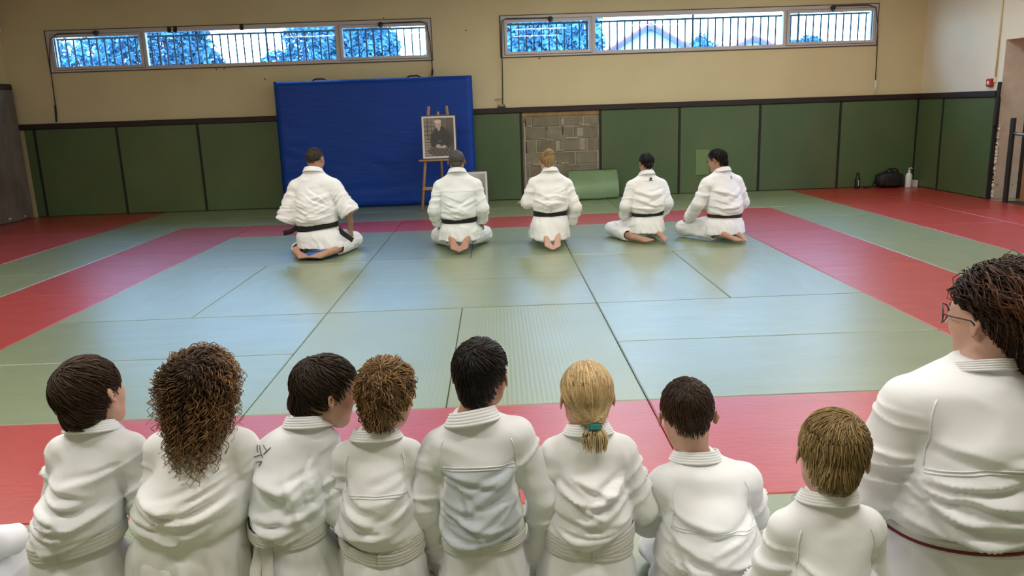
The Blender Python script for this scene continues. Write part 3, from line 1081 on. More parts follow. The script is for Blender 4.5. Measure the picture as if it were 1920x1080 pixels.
# dark foam strip hanging at the end of the side padding
fs = MB().box((-.014, -.03, 0), (.014, .03, .57), ch=.006).build('edge_pad', M['foam_b'], None, (6.985, 6.985, .985))
fs.rotation_euler = (0.05, 0, 0)
tag(fs, 'narrow black foam pad hanging at the end of the padding beside door', 'pad')

# handrail post
hr = empty('handrail', (7.0, 6.62, 0))
tag(hr, 'dark metal post with steel bar standing by the brown door', 'handrail')
MB().box((-.022, -.03, -.04), (.022, .03, 1.09), ch=.004).build('post', M['metal_d'], hr)
MB().tube([(0, 0, .90), (.03, -.10, .885), (.03, -.5, .885), (.03, -1.0, .885)], .02, 10).build('bar', M['steel'], hr)
MB().box((-.05, -.05, -.041), (.05, .05, -.03)).build('base_plate', M['metal_d'], hr)
MB().tube([(.03, -1.0, -.04), (.03, -1.0, .9)], .02, 8).build('post', M['metal_d'], hr)

# ------------------------------------------------------------------ volume modelling for people
class Vol:
    def __init__(s, lo, hi, h):
        s.lo, s.h = np.array(lo, float), h
        s.n = np.ceil((np.array(hi) - s.lo) / h).astype(int) + 1
        s.F = np.full(s.n, 0.5, np.float32)
        s.ax = [s.lo[k] + h * np.arange(s.n[k]) for k in range(3)]

    def blk(s, lo, hi, pad):
        i0 = np.clip(np.floor((np.array(lo) - pad - s.lo) / s.h).astype(int), 0, s.n - 1)
        i1 = np.clip(np.ceil((np.array(hi) + pad - s.lo) / s.h).astype(int) + 1, 1, s.n)
        sl = tuple(slice(a, b) for a, b in zip(i0, i1))
        g = (s.ax[0][sl[0]][:, None, None], s.ax[1][sl[1]][None, :, None], s.ax[2][sl[2]][None, None, :])
        return sl, g

    def op(s, fn, lo, hi, k=0.0, sub=False, pad=None):
        pad = (k + 3 * s.h) if pad is None else pad
        sl, g = s.blk(lo, hi, pad)
        if any(a.stop - a.start < 1 for a in sl):
            return
        d = fn(*g).astype(np.float32)
        A = s.F[sl]
        if sub:
            d = -d
            if k > 0:
                hh = np.maximum(k - np.abs(A - d), 0) / k
                s.F[sl] = np.maximum(A, d) + hh * hh * k / 4
            else:
                s.F[sl] = np.maximum(A, d)
        else:
            if k > 0:
                hh = np.maximum(k - np.abs(A - d), 0) / k
                s.F[sl] = np.minimum(A, d) - hh * hh * k / 4
            else:
                s.F[sl] = np.minimum(A, d)

    def cone(s, a, b, ra, rb, k=0.0, sub=False, cut=False, cut0=False):
        a, b = np.array(a, float), np.array(b, float)
        ab = b - a
        L2 = max(float(ab @ ab), 1e-9)
        L = math.sqrt(L2)
        R = max(ra, rb)

        def fn(x, y, z):
            t = ((x - a[0]) * ab[0] + (y - a[1]) * ab[1] + (z - a[2]) * ab[2]) / L2
            tc_ = np.clip(t, 0, 1)
            d = np.sqrt((x - a[0] - ab[0] * tc_) ** 2 + (y - a[1] - ab[1] * tc_) ** 2 + (z - a[2] - ab[2] * tc_) ** 2) - (ra + (rb - ra) * tc_)
            if cut:
                d = np.maximum(d, (t - 1) * L)
            if cut0:
                d = np.maximum(d, -t * L)
            return d
        s.op(fn, np.minimum(a, b) - R, np.maximum(a, b) + R, k, sub)

    def ell(s, c, r, k=0.0, sub=False, Mx=None):
        c, r = np.array(c, float), np.array(r, float)
        R = r.max()

        def fn(x, y, z):
            X, Y, Z = x - c[0], y - c[1], z - c[2]
            if Mx is not None:
                X, Y, Z = (Mx[0][0] * X + Mx[1][0] * Y + Mx[2][0] * Z, Mx[0][1] * X + Mx[1][1] * Y + Mx[2][1] * Z, Mx[0][2] * X + Mx[1][2] * Y + Mx[2][2] * Z)
            k0 = np.sqrt((X / r[0]) ** 2 + (Y / r[1]) ** 2 + (Z / r[2]) ** 2)
            return (k0 - 1) * r.min()
        s.op(fn, c - R, c + R, k, sub)

    def loft(s, secs, k=0.0, off=0.0, p=2.3, zlo=None, zhi=None, sub=False):
        L = Loft(secs)
        zl = L.z[0] if zlo is None else zlo
        zh = L.z[-1] if zhi is None else zhi
        m = L.T

        def fn(x, y, z):
            cx, cy, rx, ry = (np.interp(z.ravel(), L.z, m[:, i])[None, None, :] for i in range(4))
            rx, ry = np.maximum(rx + off, .004), np.maximum(ry + off, .004)
            d = ((np.abs((x - cx) / rx) ** p + np.abs((y - cy) / ry) ** p) ** (1 / p) - 1) * np.minimum(rx, ry)
            return np.maximum(np.maximum(d, zl - z), z - zh)
        lo = (np.min(m[:, 0] - m[:, 2]) - abs(off), np.min(m[:, 1] - m[:, 3]) - abs(off), zl)
        hi = (np.max(m[:, 0] + m[:, 2]) + abs(off), np.max(m[:, 1] + m[:, 3]) + abs(off), zh)
        s.op(fn, lo, hi, k, sub)

    def mesh(s):
        F, n, h = s.F, s.n, s.h
        F = F.copy()
        F[0], F[-1], F[:, 0], F[:, -1], F[:, :, 0], F[:, :, -1] = (.1,) * 6
        S = F < 0
        c = [S[i:n[0] - 1 + i, j:n[1] - 1 + j, k:n[2] - 1 + k] for i in (0, 1) for j in (0, 1) for k in (0, 1)]
        cnt = sum(a.astype(np.int8) for a in c)
        act = (cnt > 0) & (cnt < 8)
        I = np.argwhere(act)
        vid = np.full(act.shape, -1, np.int32)
        vid[act] = np.arange(len(I))
        fv = np.stack([F[I[:, 0] + i, I[:, 1] + j, I[:, 2] + k] for i in (0, 1) for j in (0, 1) for k in (0, 1)], 1)
        cor = np.array([(i, j, k) for i in (0, 1) for j in (0, 1) for k in (0, 1)], float)
        acc = np.zeros((len(I), 3))
        w = np.zeros(len(I))
        for a in range(8):
            for b in range(a + 1, 8):
                if np.abs(cor[a] - cor[b]).sum() == 1:
                    fa, fb = fv[:, a], fv[:, b]
                    m = (fa < 0) != (fb < 0)
                    t = np.where(m, fa / np.where(m, fa - fb, 1), 0)
                    acc += np.where(m[:, None], cor[a] + (cor[b] - cor[a]) * t[:, None], 0)
                    w += m
        V = s.lo + h * (I + acc / w[:, None])
        Q = []
        for ax in range(3):
            u, v = (ax + 1) % 3, (ax + 2) % 3
            sl0 = [slice(1, n[k] - 1) for k in range(3)]
            sl1 = list(sl0)
            sl0[ax], sl1[ax] = slice(0, n[ax] - 1), slice(1, n[ax])
            A, B = S[tuple(sl0)], S[tuple(sl1)]
            E = np.argwhere(A != B)
            if not len(E):
                continue
            fl_ = A[tuple(E.T)]
            base = E + 1
            base[:, ax] -= 1
            du, dv = np.zeros(3, int), np.zeros(3, int)
            du[u], dv[v] = 1, 1
            g = lambda o_: vid[tuple((base - o_).T)]
            q = np.stack([g(du + dv), g(dv), g(0 * du), g(du)], 1)
            q[~fl_] = q[~fl_][:, ::-1]
            Q.append(q)
        return V, np.concatenate(Q)


class Loft:
    """sections (z, cx, cy, rx, ry) smoothed along z"""

    def __init__(s, secs):
        A = np.array(sorted(secs), float)
        z = np.linspace(A[0, 0], A[-1, 0], 160)
        T = np.stack([np.interp(z, A[:, 0], A[:, i]) for i in range(1, 5)], 1)
        w = np.hanning(17)
        w /= w.sum()
        for i in range(4):
            p = np.pad(T[:, i], 8, mode='edge')
            T[:, i] = np.convolve(p, w, 'valid')
        s.z, s.T = z, T

    def at(s, z):
        return [np.interp(z, s.z, s.T[:, i]) for i in range(4)]


_perm = np.random.default_rng(11).permutation(256)
_perm = np.concatenate([_perm, _perm])
_val = np.random.default_rng(12).uniform(-1, 1, 512)


def vnoise(p):
    p = np.asarray(p, float)
    i = np.floor(p).astype(int)
    f = p - i
    f = f * f * f * (f * (f * 6 - 15) + 10)
    i &= 255
    r = 0
    for a in (0, 1):
        for b in (0, 1):
            for c in (0, 1):
                h = _perm[_perm[_perm[(i[:, 0] + a) & 255] + ((i[:, 1] + b) & 255)] + ((i[:, 2] + c) & 255)]
                wgt = (f[:, 0] if a else 1 - f[:, 0]) * (f[:, 1] if b else 1 - f[:, 1]) * (f[:, 2] if c else 1 - f[:, 2])
                r = r + wgt * _val[h]
    return r


def smooth_mesh(V, Q, it=2, lam=0.5):
    n = len(V)
    E = np.concatenate([Q[:, [0, 1]], Q[:, [1, 2]], Q[:, [2, 3]], Q[:, [3, 0]]])
    for _ in range(it):
        s = np.zeros((n, 3))
        c = np.zeros(n)
        for k in range(3):
            s[:, k] = np.bincount(E[:, 0], V[E[:, 1], k], n)
        c = np.bincount(E[:, 0], minlength=n)
        V = V + lam * (s / np.maximum(c, 1)[:, None] - V)
    return V


def vnormals(V, Q):
    d1, d2 = V[Q[:, 2]] - V[Q[:, 0]], V[Q[:, 3]] - V[Q[:, 1]]
    fn = np.cross(d1, d2)
    N = np.zeros_like(V)
    for i in range(4):
        for k in range(3):
            N[:, k] += np.bincount(Q[:, i], fn[:, k], len(V))
    return N / np.maximum(np.linalg.norm(N, axis=1), 1e-12)[:, None]


def tubes(paths, rad, sides=3):
    """paths (N,S,3), rad (N,S) -> V, quads"""
    N, S, _ = paths.shape
    T = np.gradient(paths, axis=1)
    T /= np.maximum(np.linalg.norm(T, axis=2), 1e-9)[..., None]
    ref = np.where(np.abs(T[..., 2:3]) < .8, np.array([0, 0, 1.0]), np.array([1.0, 0, 0]))
    A = np.cross(T, ref)
    A /= np.maximum(np.linalg.norm(A, axis=2), 1e-9)[..., None]
    B = np.cross(T, A)
    ring = []
    for k in range(sides):
        an = 2 * math.pi * k / sides
        ring.append(paths + (A * math.cos(an) + B * math.sin(an)) * rad[..., None])
    V = np.stack(ring, 2)  # N,S,sides,3
    ix = np.arange(N * S * sides).reshape(N, S, sides)
    nx_ = np.roll(ix, -1, axis=2)
    q = np.stack([ix[:, :-1], nx_[:, :-1], nx_[:, 1:], ix[:, 1:]], -1).reshape(-1, 4)
    return V.reshape(-1, 3), q


def rotm(yaw=0.0, pitch=0.0, roll=0.0):
    """yaw: turn left positive; pitch: nod forward positive; roll: tilt to the right positive (degrees)"""
    y, p, r = map(math.radians, (yaw, pitch, roll))
    return np.array(Matrix.Rotation(y, 3, 'Z') @ Matrix.Rotation(-p, 3, 'X') @ Matrix.Rotation(r, 3, 'Y'))


C0 = np.array([0, -.04, .63])
CR = np.array([.335, .425, .37])


def head_fn(o, Mx, hh, ear=1.0, jaw=1.0):
    def smin(a, b, k):
        h = np.maximum(k - np.abs(a - b), 0) / k
        return np.minimum(a, b) - h * h * k / 4

    def smax(a, b, k):
        return -smin(-a, -b, k)

    def el(X, Y, Z, c, r):
        return (np.sqrt(((X - c[0]) / r[0]) ** 2 + ((Y - c[1]) / r[1]) ** 2 + ((Z - c[2]) / r[2]) ** 2) - 1) * min(r)

    def cap(X, Y, Z, a, b, ra, rb):
        a, b = np.array(a), np.array(b)
        ab = b - a
        t = np.clip(((X - a[0]) * ab[0] + (Y - a[1]) * ab[1] + (Z - a[2]) * ab[2]) / (ab @ ab), 0, 1)
        return np.sqrt((X - a[0] - ab[0] * t) ** 2 + (Y - a[1] - ab[1] * t) ** 2 + (Z - a[2] - ab[2] * t) ** 2) - (ra + (rb - ra) * t)

    def fn(x, y, z):
        X0, Y0, Z0 = (x - o[0]) / hh, (y - o[1]) / hh, (z - o[2]) / hh
        X = Mx[0, 0] * X0 + Mx[1, 0] * Y0 + Mx[2, 0] * Z0
        Y = Mx[0, 1] * X0 + Mx[1, 1] * Y0 + Mx[2, 1] * Z0
        Z = Mx[0, 2] * X0 + Mx[1, 2] * Y0 + Mx[2, 2] * Z0
        Xa = np.abs(X)
        d = el(X, Y, Z, C0, CR)
        d = smin(d, el(X, Y, Z, (0, .13, .36), (.265, .27, .33)), .16)
        d = smin(d, cap(X, Y, Z, (0, .27, .085), (0, .25, .12), .085, .10), .14)
        d = smin(d, cap(Xa, Y, Z, (.20, .02, .24), (.05, .24, .10), .07, .08), .12)   # jaw line
        d = smin(d, cap(Xa, Y, Z, (.17, .27, .40), (.19, .22, .34), .075, .07), .10)  # cheek
        d = smin(d, cap(Xa, Y, Z, (.05, .375, .585), (.19, .30, .585), .045, .045), .06)  # brow
        d = smax(d, -(np.sqrt((Xa - .145) ** 2 + (Y - .46) ** 2 + (Z - .50) ** 2) - .105), .07)  # socket
        d = smin(d, cap(Xa, Y, Z, (.145, .335, .50), (.15, .33, .50), .068, .066), .02)  # lids
        d = smin(d, cap(X, Y, Z, (0, .375, .55), (0, .475, .365), .028, .052), .05)      # nose
        d = smin(d, cap(Xa, Y, Z, (.05, .42, .345), (.045, .40, .35), .032, .03), .03)   # nostril
        d = smin(d, cap(Xa, Y, Z, (0, .405, .245), (.085, .365, .235), .026, .014), .03)  # lips
        d = smin(d, cap(Xa, Y, Z, (0, .40, .205), (.07, .365, .215), .028, .014), .03)
        d = smax(d, -cap(Xa, Y, Z, (0, .435, .225), (.09, .385, .226), .008, .006), .02)
        # ears
        ye = (Y + .03) * math.cos(.25) + (Z - .47) * math.sin(.25)
        ze = -(Y + .03) * math.sin(.25) + (Z - .47) * math.cos(.25)
        xe = Xa - (.345 + .035 * ear) + ye * .45 * ear
        e = (np.sqrt((xe / .030) ** 2 + (ye / .072) ** 2 + (ze / .125) ** 2) - 1) * .030
        e = smax(e, -((np.sqrt(((xe - .035) / .03) ** 2 + ((ye - .02) / .05) ** 2 + ((ze - .0) / .09) ** 2) - 1) * .03), .02)
        d = smin(d, e, .035)
        return d * hh
    return fn


def hand(v, w, d, n, th, s, curl=0.5, k=.012):
    """w wrist, d finger direction, n palm normal (towards palm), th thumb-side direction; s hand length"""
    w, d, n, th = (np.array(a, float) for a in (w, d, n, th))
    d /= np.linalg.norm(d)
    n = n - d * (n @ d)
    n /= np.linalg.norm(n)
    sd = np.cross(d, n)
    if sd @ th < 0:
        sd = -sd
    r = .052 * s
    kn = []
    for i, (o_, l) in enumerate(((.155, .50), (.055, .525), (-.05, .505), (-.14, .465))):
        b = w + sd * o_ * s * .45
        kp = w + d * l * s + sd * o_ * s
        v.cone(b, kp, .075 * s, .062 * s, k)
        kn.append(kp)
    for i, (kp, fl_) in enumerate(zip(kn, (.40, .45, .41, .33))):
        c1, c2 = curl * .9, curl * 1.9
        sp_ = sd * (.10 - .07 * i)
        d1 = d * math.cos(c1) + n * math.sin(c1) + sp_
        d2 = d * math.cos(c2) + n * math.sin(c2) + sp_ * .5
        m = kp + d1 / np.linalg.norm(d1) * fl_ * .5 * s
        t = m + d2 / np.linalg.norm(d2) * fl_ * .5 * s
        v.cone(kp, m, r * 1.05, r * .95, .006)
        v.cone(m, t, r * .95, r * .78, .004)
    b = w + d * .14 * s + sd * .12 * s
    m = b + (d * .65 + sd * .62 + n * .35) * .27 * s
    t = m + (d * .95 + sd * .15 + n * .4) * .22 * s
    v.cone(b, m, .078 * s, .062 * s, .012)
    v.cone(m, t, .06 * s, .048 * s, .005)


def foot(v, heel, toe, up, s, side):
    """heel and ball/toe tip positions, up = dorsal direction; s foot length"""
    heel, toe, up = (np.array(a, float) for a in (heel, toe, up))
    d = toe - heel
    d /= np.linalg.norm(d)
    up = up - d * (up @ d)
    up /= np.linalg.norm(up)
    sd = np.cross(d, up) * side
    v.cone(heel, heel + d * .22 * s, .125 * s, .115 * s, .01)
    v.cone(heel + d * .2 * s, heel + d * .70 * s + sd * .09 * s, .105 * s, .085 * s, .02)
    v.cone(heel + d * .2 * s, heel + d * .64 * s - sd * .09 * s, .10 * s, .075 * s, .02)
    for i, o_ in enumerate((.13, .055, -.01, -.07, -.125)):
        b = heel + d * (.72 - .03 * i) * s + sd * o_ * s
        L = (.22, .20, .175, .15, .125)[i]
        v.cone(b, b + d * L * s - up * .01 * s, (.052, .042, .04, .038, .036)[i] * s, (.05, .036, .034, .032, .03)[i] * s, .006)


M['skin'] = mat('skin', (1, 1, 1), 0.5, attr='Col', var=0.05, vscale=14, bump=0.08, bscale=160, spec=0.4)
M['hair'] = mat('hair', (1, 1, 1), 0.48, attr='Col', spec=0.28)
M['gi'] = mat('white_cotton', (1, 1, 1), 0.92, attr='Col', var=0.025, vscale=7, bump=0.12, bscale=420, spec=0.2, bdist=0.003, crease=(5.0, 0.5, 0.03, (1.0, 1.0, 1.9)))
M['eye'] = mat('eye', (1, 1, 1), 0.15, attr='Col')
BELT = {'black': mat('black_belt_cotton', (0.008, 0.008, 0.009), 0.8, bump=.3, bscale=200),
        'brown': mat('brown_belt_cotton', (0.035, 0.012, 0.010), 0.8, bump=.3, bscale=200),
        'white': mat('white_belt_cotton', (0.70, 0.69, 0.65), 0.9, bump=.2, bscale=200),
        'redwhite': mat('white_belt_red_stripe', (0.66, 0.63, 0.60), 0.9, bump=.2, bscale=200)}
M['stripe'] = mat('dark_red_stripe', (0.16, 0.02, 0.03), 0.8)
M['ink'] = mat('black_embroidery', (0.012, 0.012, 0.014), 0.8)
M['ink_g'] = mat('grey_handwriting', (0.10, 0.10, 0.12), 0.8)
M['tie'] = mat('teal_hair_tie', (0.01, 0.22, 0.20), 0.6)
M['cushion'] = mat('blue_cushion_cloth', (0.03, 0.10, 0.36), 0.8, var=.1)


def hair_mesh(o, Mx, hh, st, rg):
    """returns V, quads, colours"""
    W_ = lambda P: o + (P @ Mx.T) * hh
    cA = np.array([1, .62, .30, 0, -.4, -1])
    zA = np.array(st.get('line', [.52, .46, .06, -.08, -.54, -.88]))
    t = st.get('t', .05)

    def zmin(n):
        c = n[:, 1] / np.maximum(np.hypot(n[:, 0], n[:, 1]), 1e-6)
        return np.interp(c, cA[::-1], zA[::-1])
    def nape(n):
        a_ = np.clip((-n[:, 2] - .30) / .5, 0, 1)
        b_ = np.clip((-n[:, 1] + .15) / .35, 0, 1) * np.clip(1.1 - (n[:, 0] / .72) ** 2, 0, 1)
        return 1 + st.get('nape', .34) * a_ * a_ * (3 - 2 * a_) * b_
    Vs, Qs, Cs = [], [], []
    n_off = 0

    def push(V, Q, C):
        nonlocal n_off
        Vs.append(V)
        Qs.append(Q + n_off)
        Cs.append(C)
        n_off += len(V)
    base, tip = np.array(st['col']), np.array(st.get('tip', st['col']))
    # cap
    nu_, nv_ = 64, 40
    th = np.linspace(0, 2 * np.pi, nu_, endpoint=False)
    ph = np.linspace(.001, np.pi - .001, nv_)
    Th, Ph = np.meshgrid(th, ph)
    n = np.stack([np.sin(Ph) * np.cos(Th), np.sin(Ph) * np.sin(Th), np.cos(Ph)], -1).reshape(-1, 3)
    a = np.clip((n[:, 2] - zmin(n)) / .14 + .5, 0, 1)
    a = a * a * (3 - 2 * a)
    lump = vnoise(n * st.get('lumpf', 5.0) + 3.3 + rg.uniform(0, 50)) * st.get('lump', .02)
    r = ((1 + t * .8 + lump) * a + .88 * (1 - a)) * (nape(n) * a + (1 - a))
    V = W_(C0 + n * CR * r[:, None])
    ix = np.arange(nu_ * nv_).reshape(nv_, nu_)
    nx_ = np.roll(ix, -1, 1)
    q = np.stack([ix[:-1], ix[1:], nx_[1:], nx_[:-1]], -1).reshape(-1, 4)
    push(V, q, np.tile(base * st.get('capc', .85), (len(V), 1)) * (1 + .25 * vnoise(n * 9)[:, None]))
    # strands
    N, S = st.get('n', 900), st.get('seg', 7)
    u = rg.normal(size=(N * 4, 3))
    u /= np.linalg.norm(u, axis=1)[:, None]
    u = u[u[:, 2] > zmin(u) + .02][:N]
    cr_m = np.array(st.get('crown', (0.05, -.55, .83)))
    u2 = cr_m / np.linalg.norm(cr_m) + rg.normal(0, .22, (N // 9, 3))
    u = np.concatenate([u, u2 / np.linalg.norm(u2, axis=1)[:, None]]) if st.get('mode', 'short') != 'gather' else u
    u = u[u[:, 2] > zmin(u) + .02]
    N = len(u)
    cr = np.array(st.get('crown', (0.05, -.55, .83)))
    cr = cr / np.linalg.norm(cr)
    mode = st.get('mode', 'short')
    cr = cr + rg.normal(0, st.get('cjit', .13), (N, 3))
    cr /= np.linalg.norm(cr, axis=1)[:, None]
    lay = rg.uniform(.55, 1.25, N)
    paths = np.zeros((N, S, 3))
    if mode in ('short', 'curly_short'):
        Lr = st.get('len', .5) * rg.uniform(.6, 1.2, N)
        ds = Lr / (S - 1)
        nn = u.copy()
        for k_ in range(S):
            f = k_ / (S - 1)
            rr = 1 + t * lay * (.75 + .5 * math.sin(f * math.pi * .6)) + st.get('lift', .02) * f * f * lay
            rr = np.minimum(rr, 1 + t * 1.9)
            P = C0 + nn * CR * (rr * nape(nn))[:, None]
            paths[:, k_] = P
            d = nn - cr
            d = d - nn * np.sum(d * nn, 1)[:, None]
            d /= np.maximum(np.linalg.norm(d, axis=1), .15)[:, None]
            d = d + st.get('swirl', .4) * np.cross(nn, d)
            nz = np.stack([vnoise(nn * st.get('nf', 3.0) + s_ * 17 + st.get('seed', 0)) for s_ in range(3)], 1) * st.get('nz', .6)
            d = d + nz + np.array(st.get('dir', (0, 0, -.15)))
            d = d - nn * np.sum(d * nn, 1)[:, None]
            d /= np.maximum(np.linalg.norm(d, axis=1), .3)[:, None]
            nn = nn + d * ds[:, None]
            nn /= np.linalg.norm(nn, axis=1)[:, None]
    elif mode == 'gather':
        g = np.array(st['gather'], float)
        g /= np.linalg.norm(g)
        for k_ in range(S):
            f = k_ / (S - 1)
            nn = u * (1 - f) + g * f + rg.normal(0, .012, (N, 3)) * math.sin(f * math.pi)
            nn[:, 0] += np.sign(u[:, 0]) * .25 * np.abs(u[:, 0]) * math.sin(f * math.pi)
            nn /= np.maximum(np.linalg.norm(nn, axis=1), .05)[:, None]
            rr = 1 + t * lay * (1 - f * .3) + .02 * f
            paths[:, k_] = C0 + nn * CR * (rr * nape(nn))[:, None]
    elif mode == 'long':
        # flow from crown down round the head then hang
        drop = st['drop'] * rg.uniform(.55, 1.08, N)
        nn = u.copy()
        free = np.zeros(N, bool)
        P = C0 + nn * CR * (1 + t * lay)[:, None]
        step = drop / (S - 1)
        dirv = np.zeros((N, 3))
        dn = Mx.T @ np.array(st.get('down', (0, -.1, -1.0)))
        for k_ in range(S):
            paths[:, k_] = P
            out = (P - C0) / CR
            rr = np.linalg.norm(out, axis=1)
            nn = out / rr[:, None]
            d = nn - cr
            d = d - nn * np.sum(d * nn, 1)[:, None]
            d /= np.maximum(np.linalg.norm(d, axis=1), .2)[:, None]
            below = np.clip((-nn[:, 2] + .15) / .35, 0, 1)[:, None]
            d = d * (1 - below) + dn * below
            d[:, 0] += st.get('flare', .0) * nn[:, 0] * (1 - below[:, 0])
            d += rg.normal(0, st.get('jit', .12), (N, 3))
            dirv = .45 * dirv + .55 * d
            P = P + dirv * step[:, None]
            out = (P - C0) / CR
            rr = np.linalg.norm(out, axis=1)
            mn = 1 + t * lay * st.get('puff', 1.0)
            fix = rr < mn
            P[fix] = C0 + (out[fix] / rr[fix][:, None]) * CR * mn[fix][:, None]
    if st.get('side') is not None:
        paths[..., 0] = np.maximum(paths[..., 0], -np.interp(paths[..., 2], *st['side']) + rg.normal(0, .012, (N, 1)))
    if st.get('back') is not None:
        paths[..., 1] = np.minimum(paths[..., 1], np.interp(paths[..., 2], *st['back']) + rg.normal(0, .02, (N, 1)))
    rad = st.get('rad', .0022) * rg.uniform(.7, 1.3, (N, 1)) * np.linspace(1.0, .35, S)[None, :] ** .7
    PW = W_(paths.reshape(-1, 3)).reshape(N, S, 3)
    if st.get('post') is not None:
        PW = st['post'](PW, rg)
    if st.get('curl'):
        amp, wl_ = st['curl']
        n2 = st.get('curlseg', 30)
        fi = np.linspace(0, S - 1, n2)
        i0 = np.minimum(fi.astype(int), S - 2)
        fr = (fi - i0)[None, :, None]
        PW = PW[:, i0] * (1 - fr) + PW[:, i0 + 1] * fr
        seg = np.linalg.norm(np.diff(PW, axis=1), axis=2)
        s_ = np.concatenate([np.zeros((N, 1)), np.cumsum(seg, 1)], 1)
        T = np.gradient(PW, axis=1)
        T /= np.maximum(np.linalg.norm(T, axis=2), 1e-9)[..., None]
        A = np.cross(T, np.array([.3, 1.0, .2]))
        A /= np.maximum(np.linalg.norm(A, axis=2), 1e-9)[..., None]
        B = np.cross(T, A)
        phs = rg.uniform(0, 6.28, (N, 1))
        wv_ = wl_ * rg.uniform(.75, 1.35, (N, 1))
        if st.get('coherent'):
            phs = (vnoise(u * 2.2 + 5) * 9)[:, None] + rg.normal(0, .35, (N, 1))
            wv_ = wl_ * (1 + .25 * vnoise(u * 1.7 + 9))[:, None]
        am = amp * rg.uniform(.6, 1.3, (N, 1)) * np.clip(s_ / .05, .25, 1)
        PW = PW + A * (am * np.cos(s_ / wv_ * 6.283 + phs))[..., None] + B * (am * np.sin(s_ / wv_ * 6.283 + phs))[..., None]
        S = n2
        rad = st.get('rad', .0022) * rg.uniform(.7, 1.3, (N, 1)) * np.linspace(1.0, .45, S)[None, :]
    V, q = tubes(PW, rad, 3)
    cv = rg.uniform(1 - st.get('cvar', .35), 1 + st.get('cvar', .35), (N, 1, 1, 1))
    f = np.linspace(0, 1, S)[None, :, None, None] ** st.get('tipp', 1.5)
    C = (base * (1 - f) + tip * f) * cv
    C = np.broadcast_to(C, (N, S, 3, 3)).reshape(-1, 3)
    push(V, q, C)
    for ex in st.get('extra', []):
        paths2, rad2, c0_, c1_ = ex(W_, rg)
        V, q = tubes(paths2, rad2, 3)
        n_, s2 = paths2.shape[:2]
        cv = rg.uniform(.7, 1.3, (n_, 1, 1, 1))
        f = np.linspace(0, 1, s2)[None, :, None, None]
        C = (np.array(c0_) * (1 - f) + np.array(c1_) * f) * cv
        push(V, q, np.broadcast_to(C, (n_, s2, 3, 3)).reshape(-1, 3))
    # eyebrows
    for sx in (-1, 1):
        xs_ = np.linspace(.06, .21, 6) * sx
        pb = np.stack([xs_, .405 - 1.6 * (np.abs(xs_) - .06) ** 2 * 2.2, .60 + .02 * np.sin(np.linspace(0, 3, 6))], 1)
        V, q = tubes(W_(pb)[None], np.full((1, 6), .016 * hh), 4)
        push(V, q, np.tile(base * .7, (len(V), 1)))
    return np.concatenate(Vs), np.concatenate(Qs), np.clip(np.concatenate(Cs), 0, 1)


def strip(mb, pts, wdir, width, thick, ndir, ridges=0):
    """flat band along pts; wdir per point (unit), ndir per point outward"""
    prof = [(-.5, 0.0)]
    if ridges:
        for i in range(ridges):
            a = -.5 + (i + .0) / ridges
            b = -.5 + (i + 1.0) / ridges
            prof += [(a + .03, .7), ((a + b) / 2, 1.0), (b - .03, .7)]
            if i < ridges - 1:
                prof += [(b, .58)]
    else:
        prof += [(-.47, 1.0), (0, 1.12), (.47, 1.0)]
    prof += [(.5, 0.0), (0, -.1)]
    m = len(prof)
    P = []
    for p, w, n in zip(pts, wdir, ndir):
        for a, b in prof:
            P.append(np.array(p) + np.array(w) * a * width + np.array(n) * b * thick)
    Fc = []
    for i in range(len(pts) - 1):
        for k_ in range(m):
            k2 = (k_ + 1) % m
            Fc.append((i * m + k_, i * m + k2, (i + 1) * m + k2, (i + 1) * m + k_))
    base = len(mb.v)
    mb.add(P, Fc, True)
    mb.f.append(tuple(base + k_ for k_ in range(m)))
    mb.f.append(tuple(base + (len(pts) - 1) * m + k_ for k_ in range(m))[::-1])
    mb.sm += [False, False]


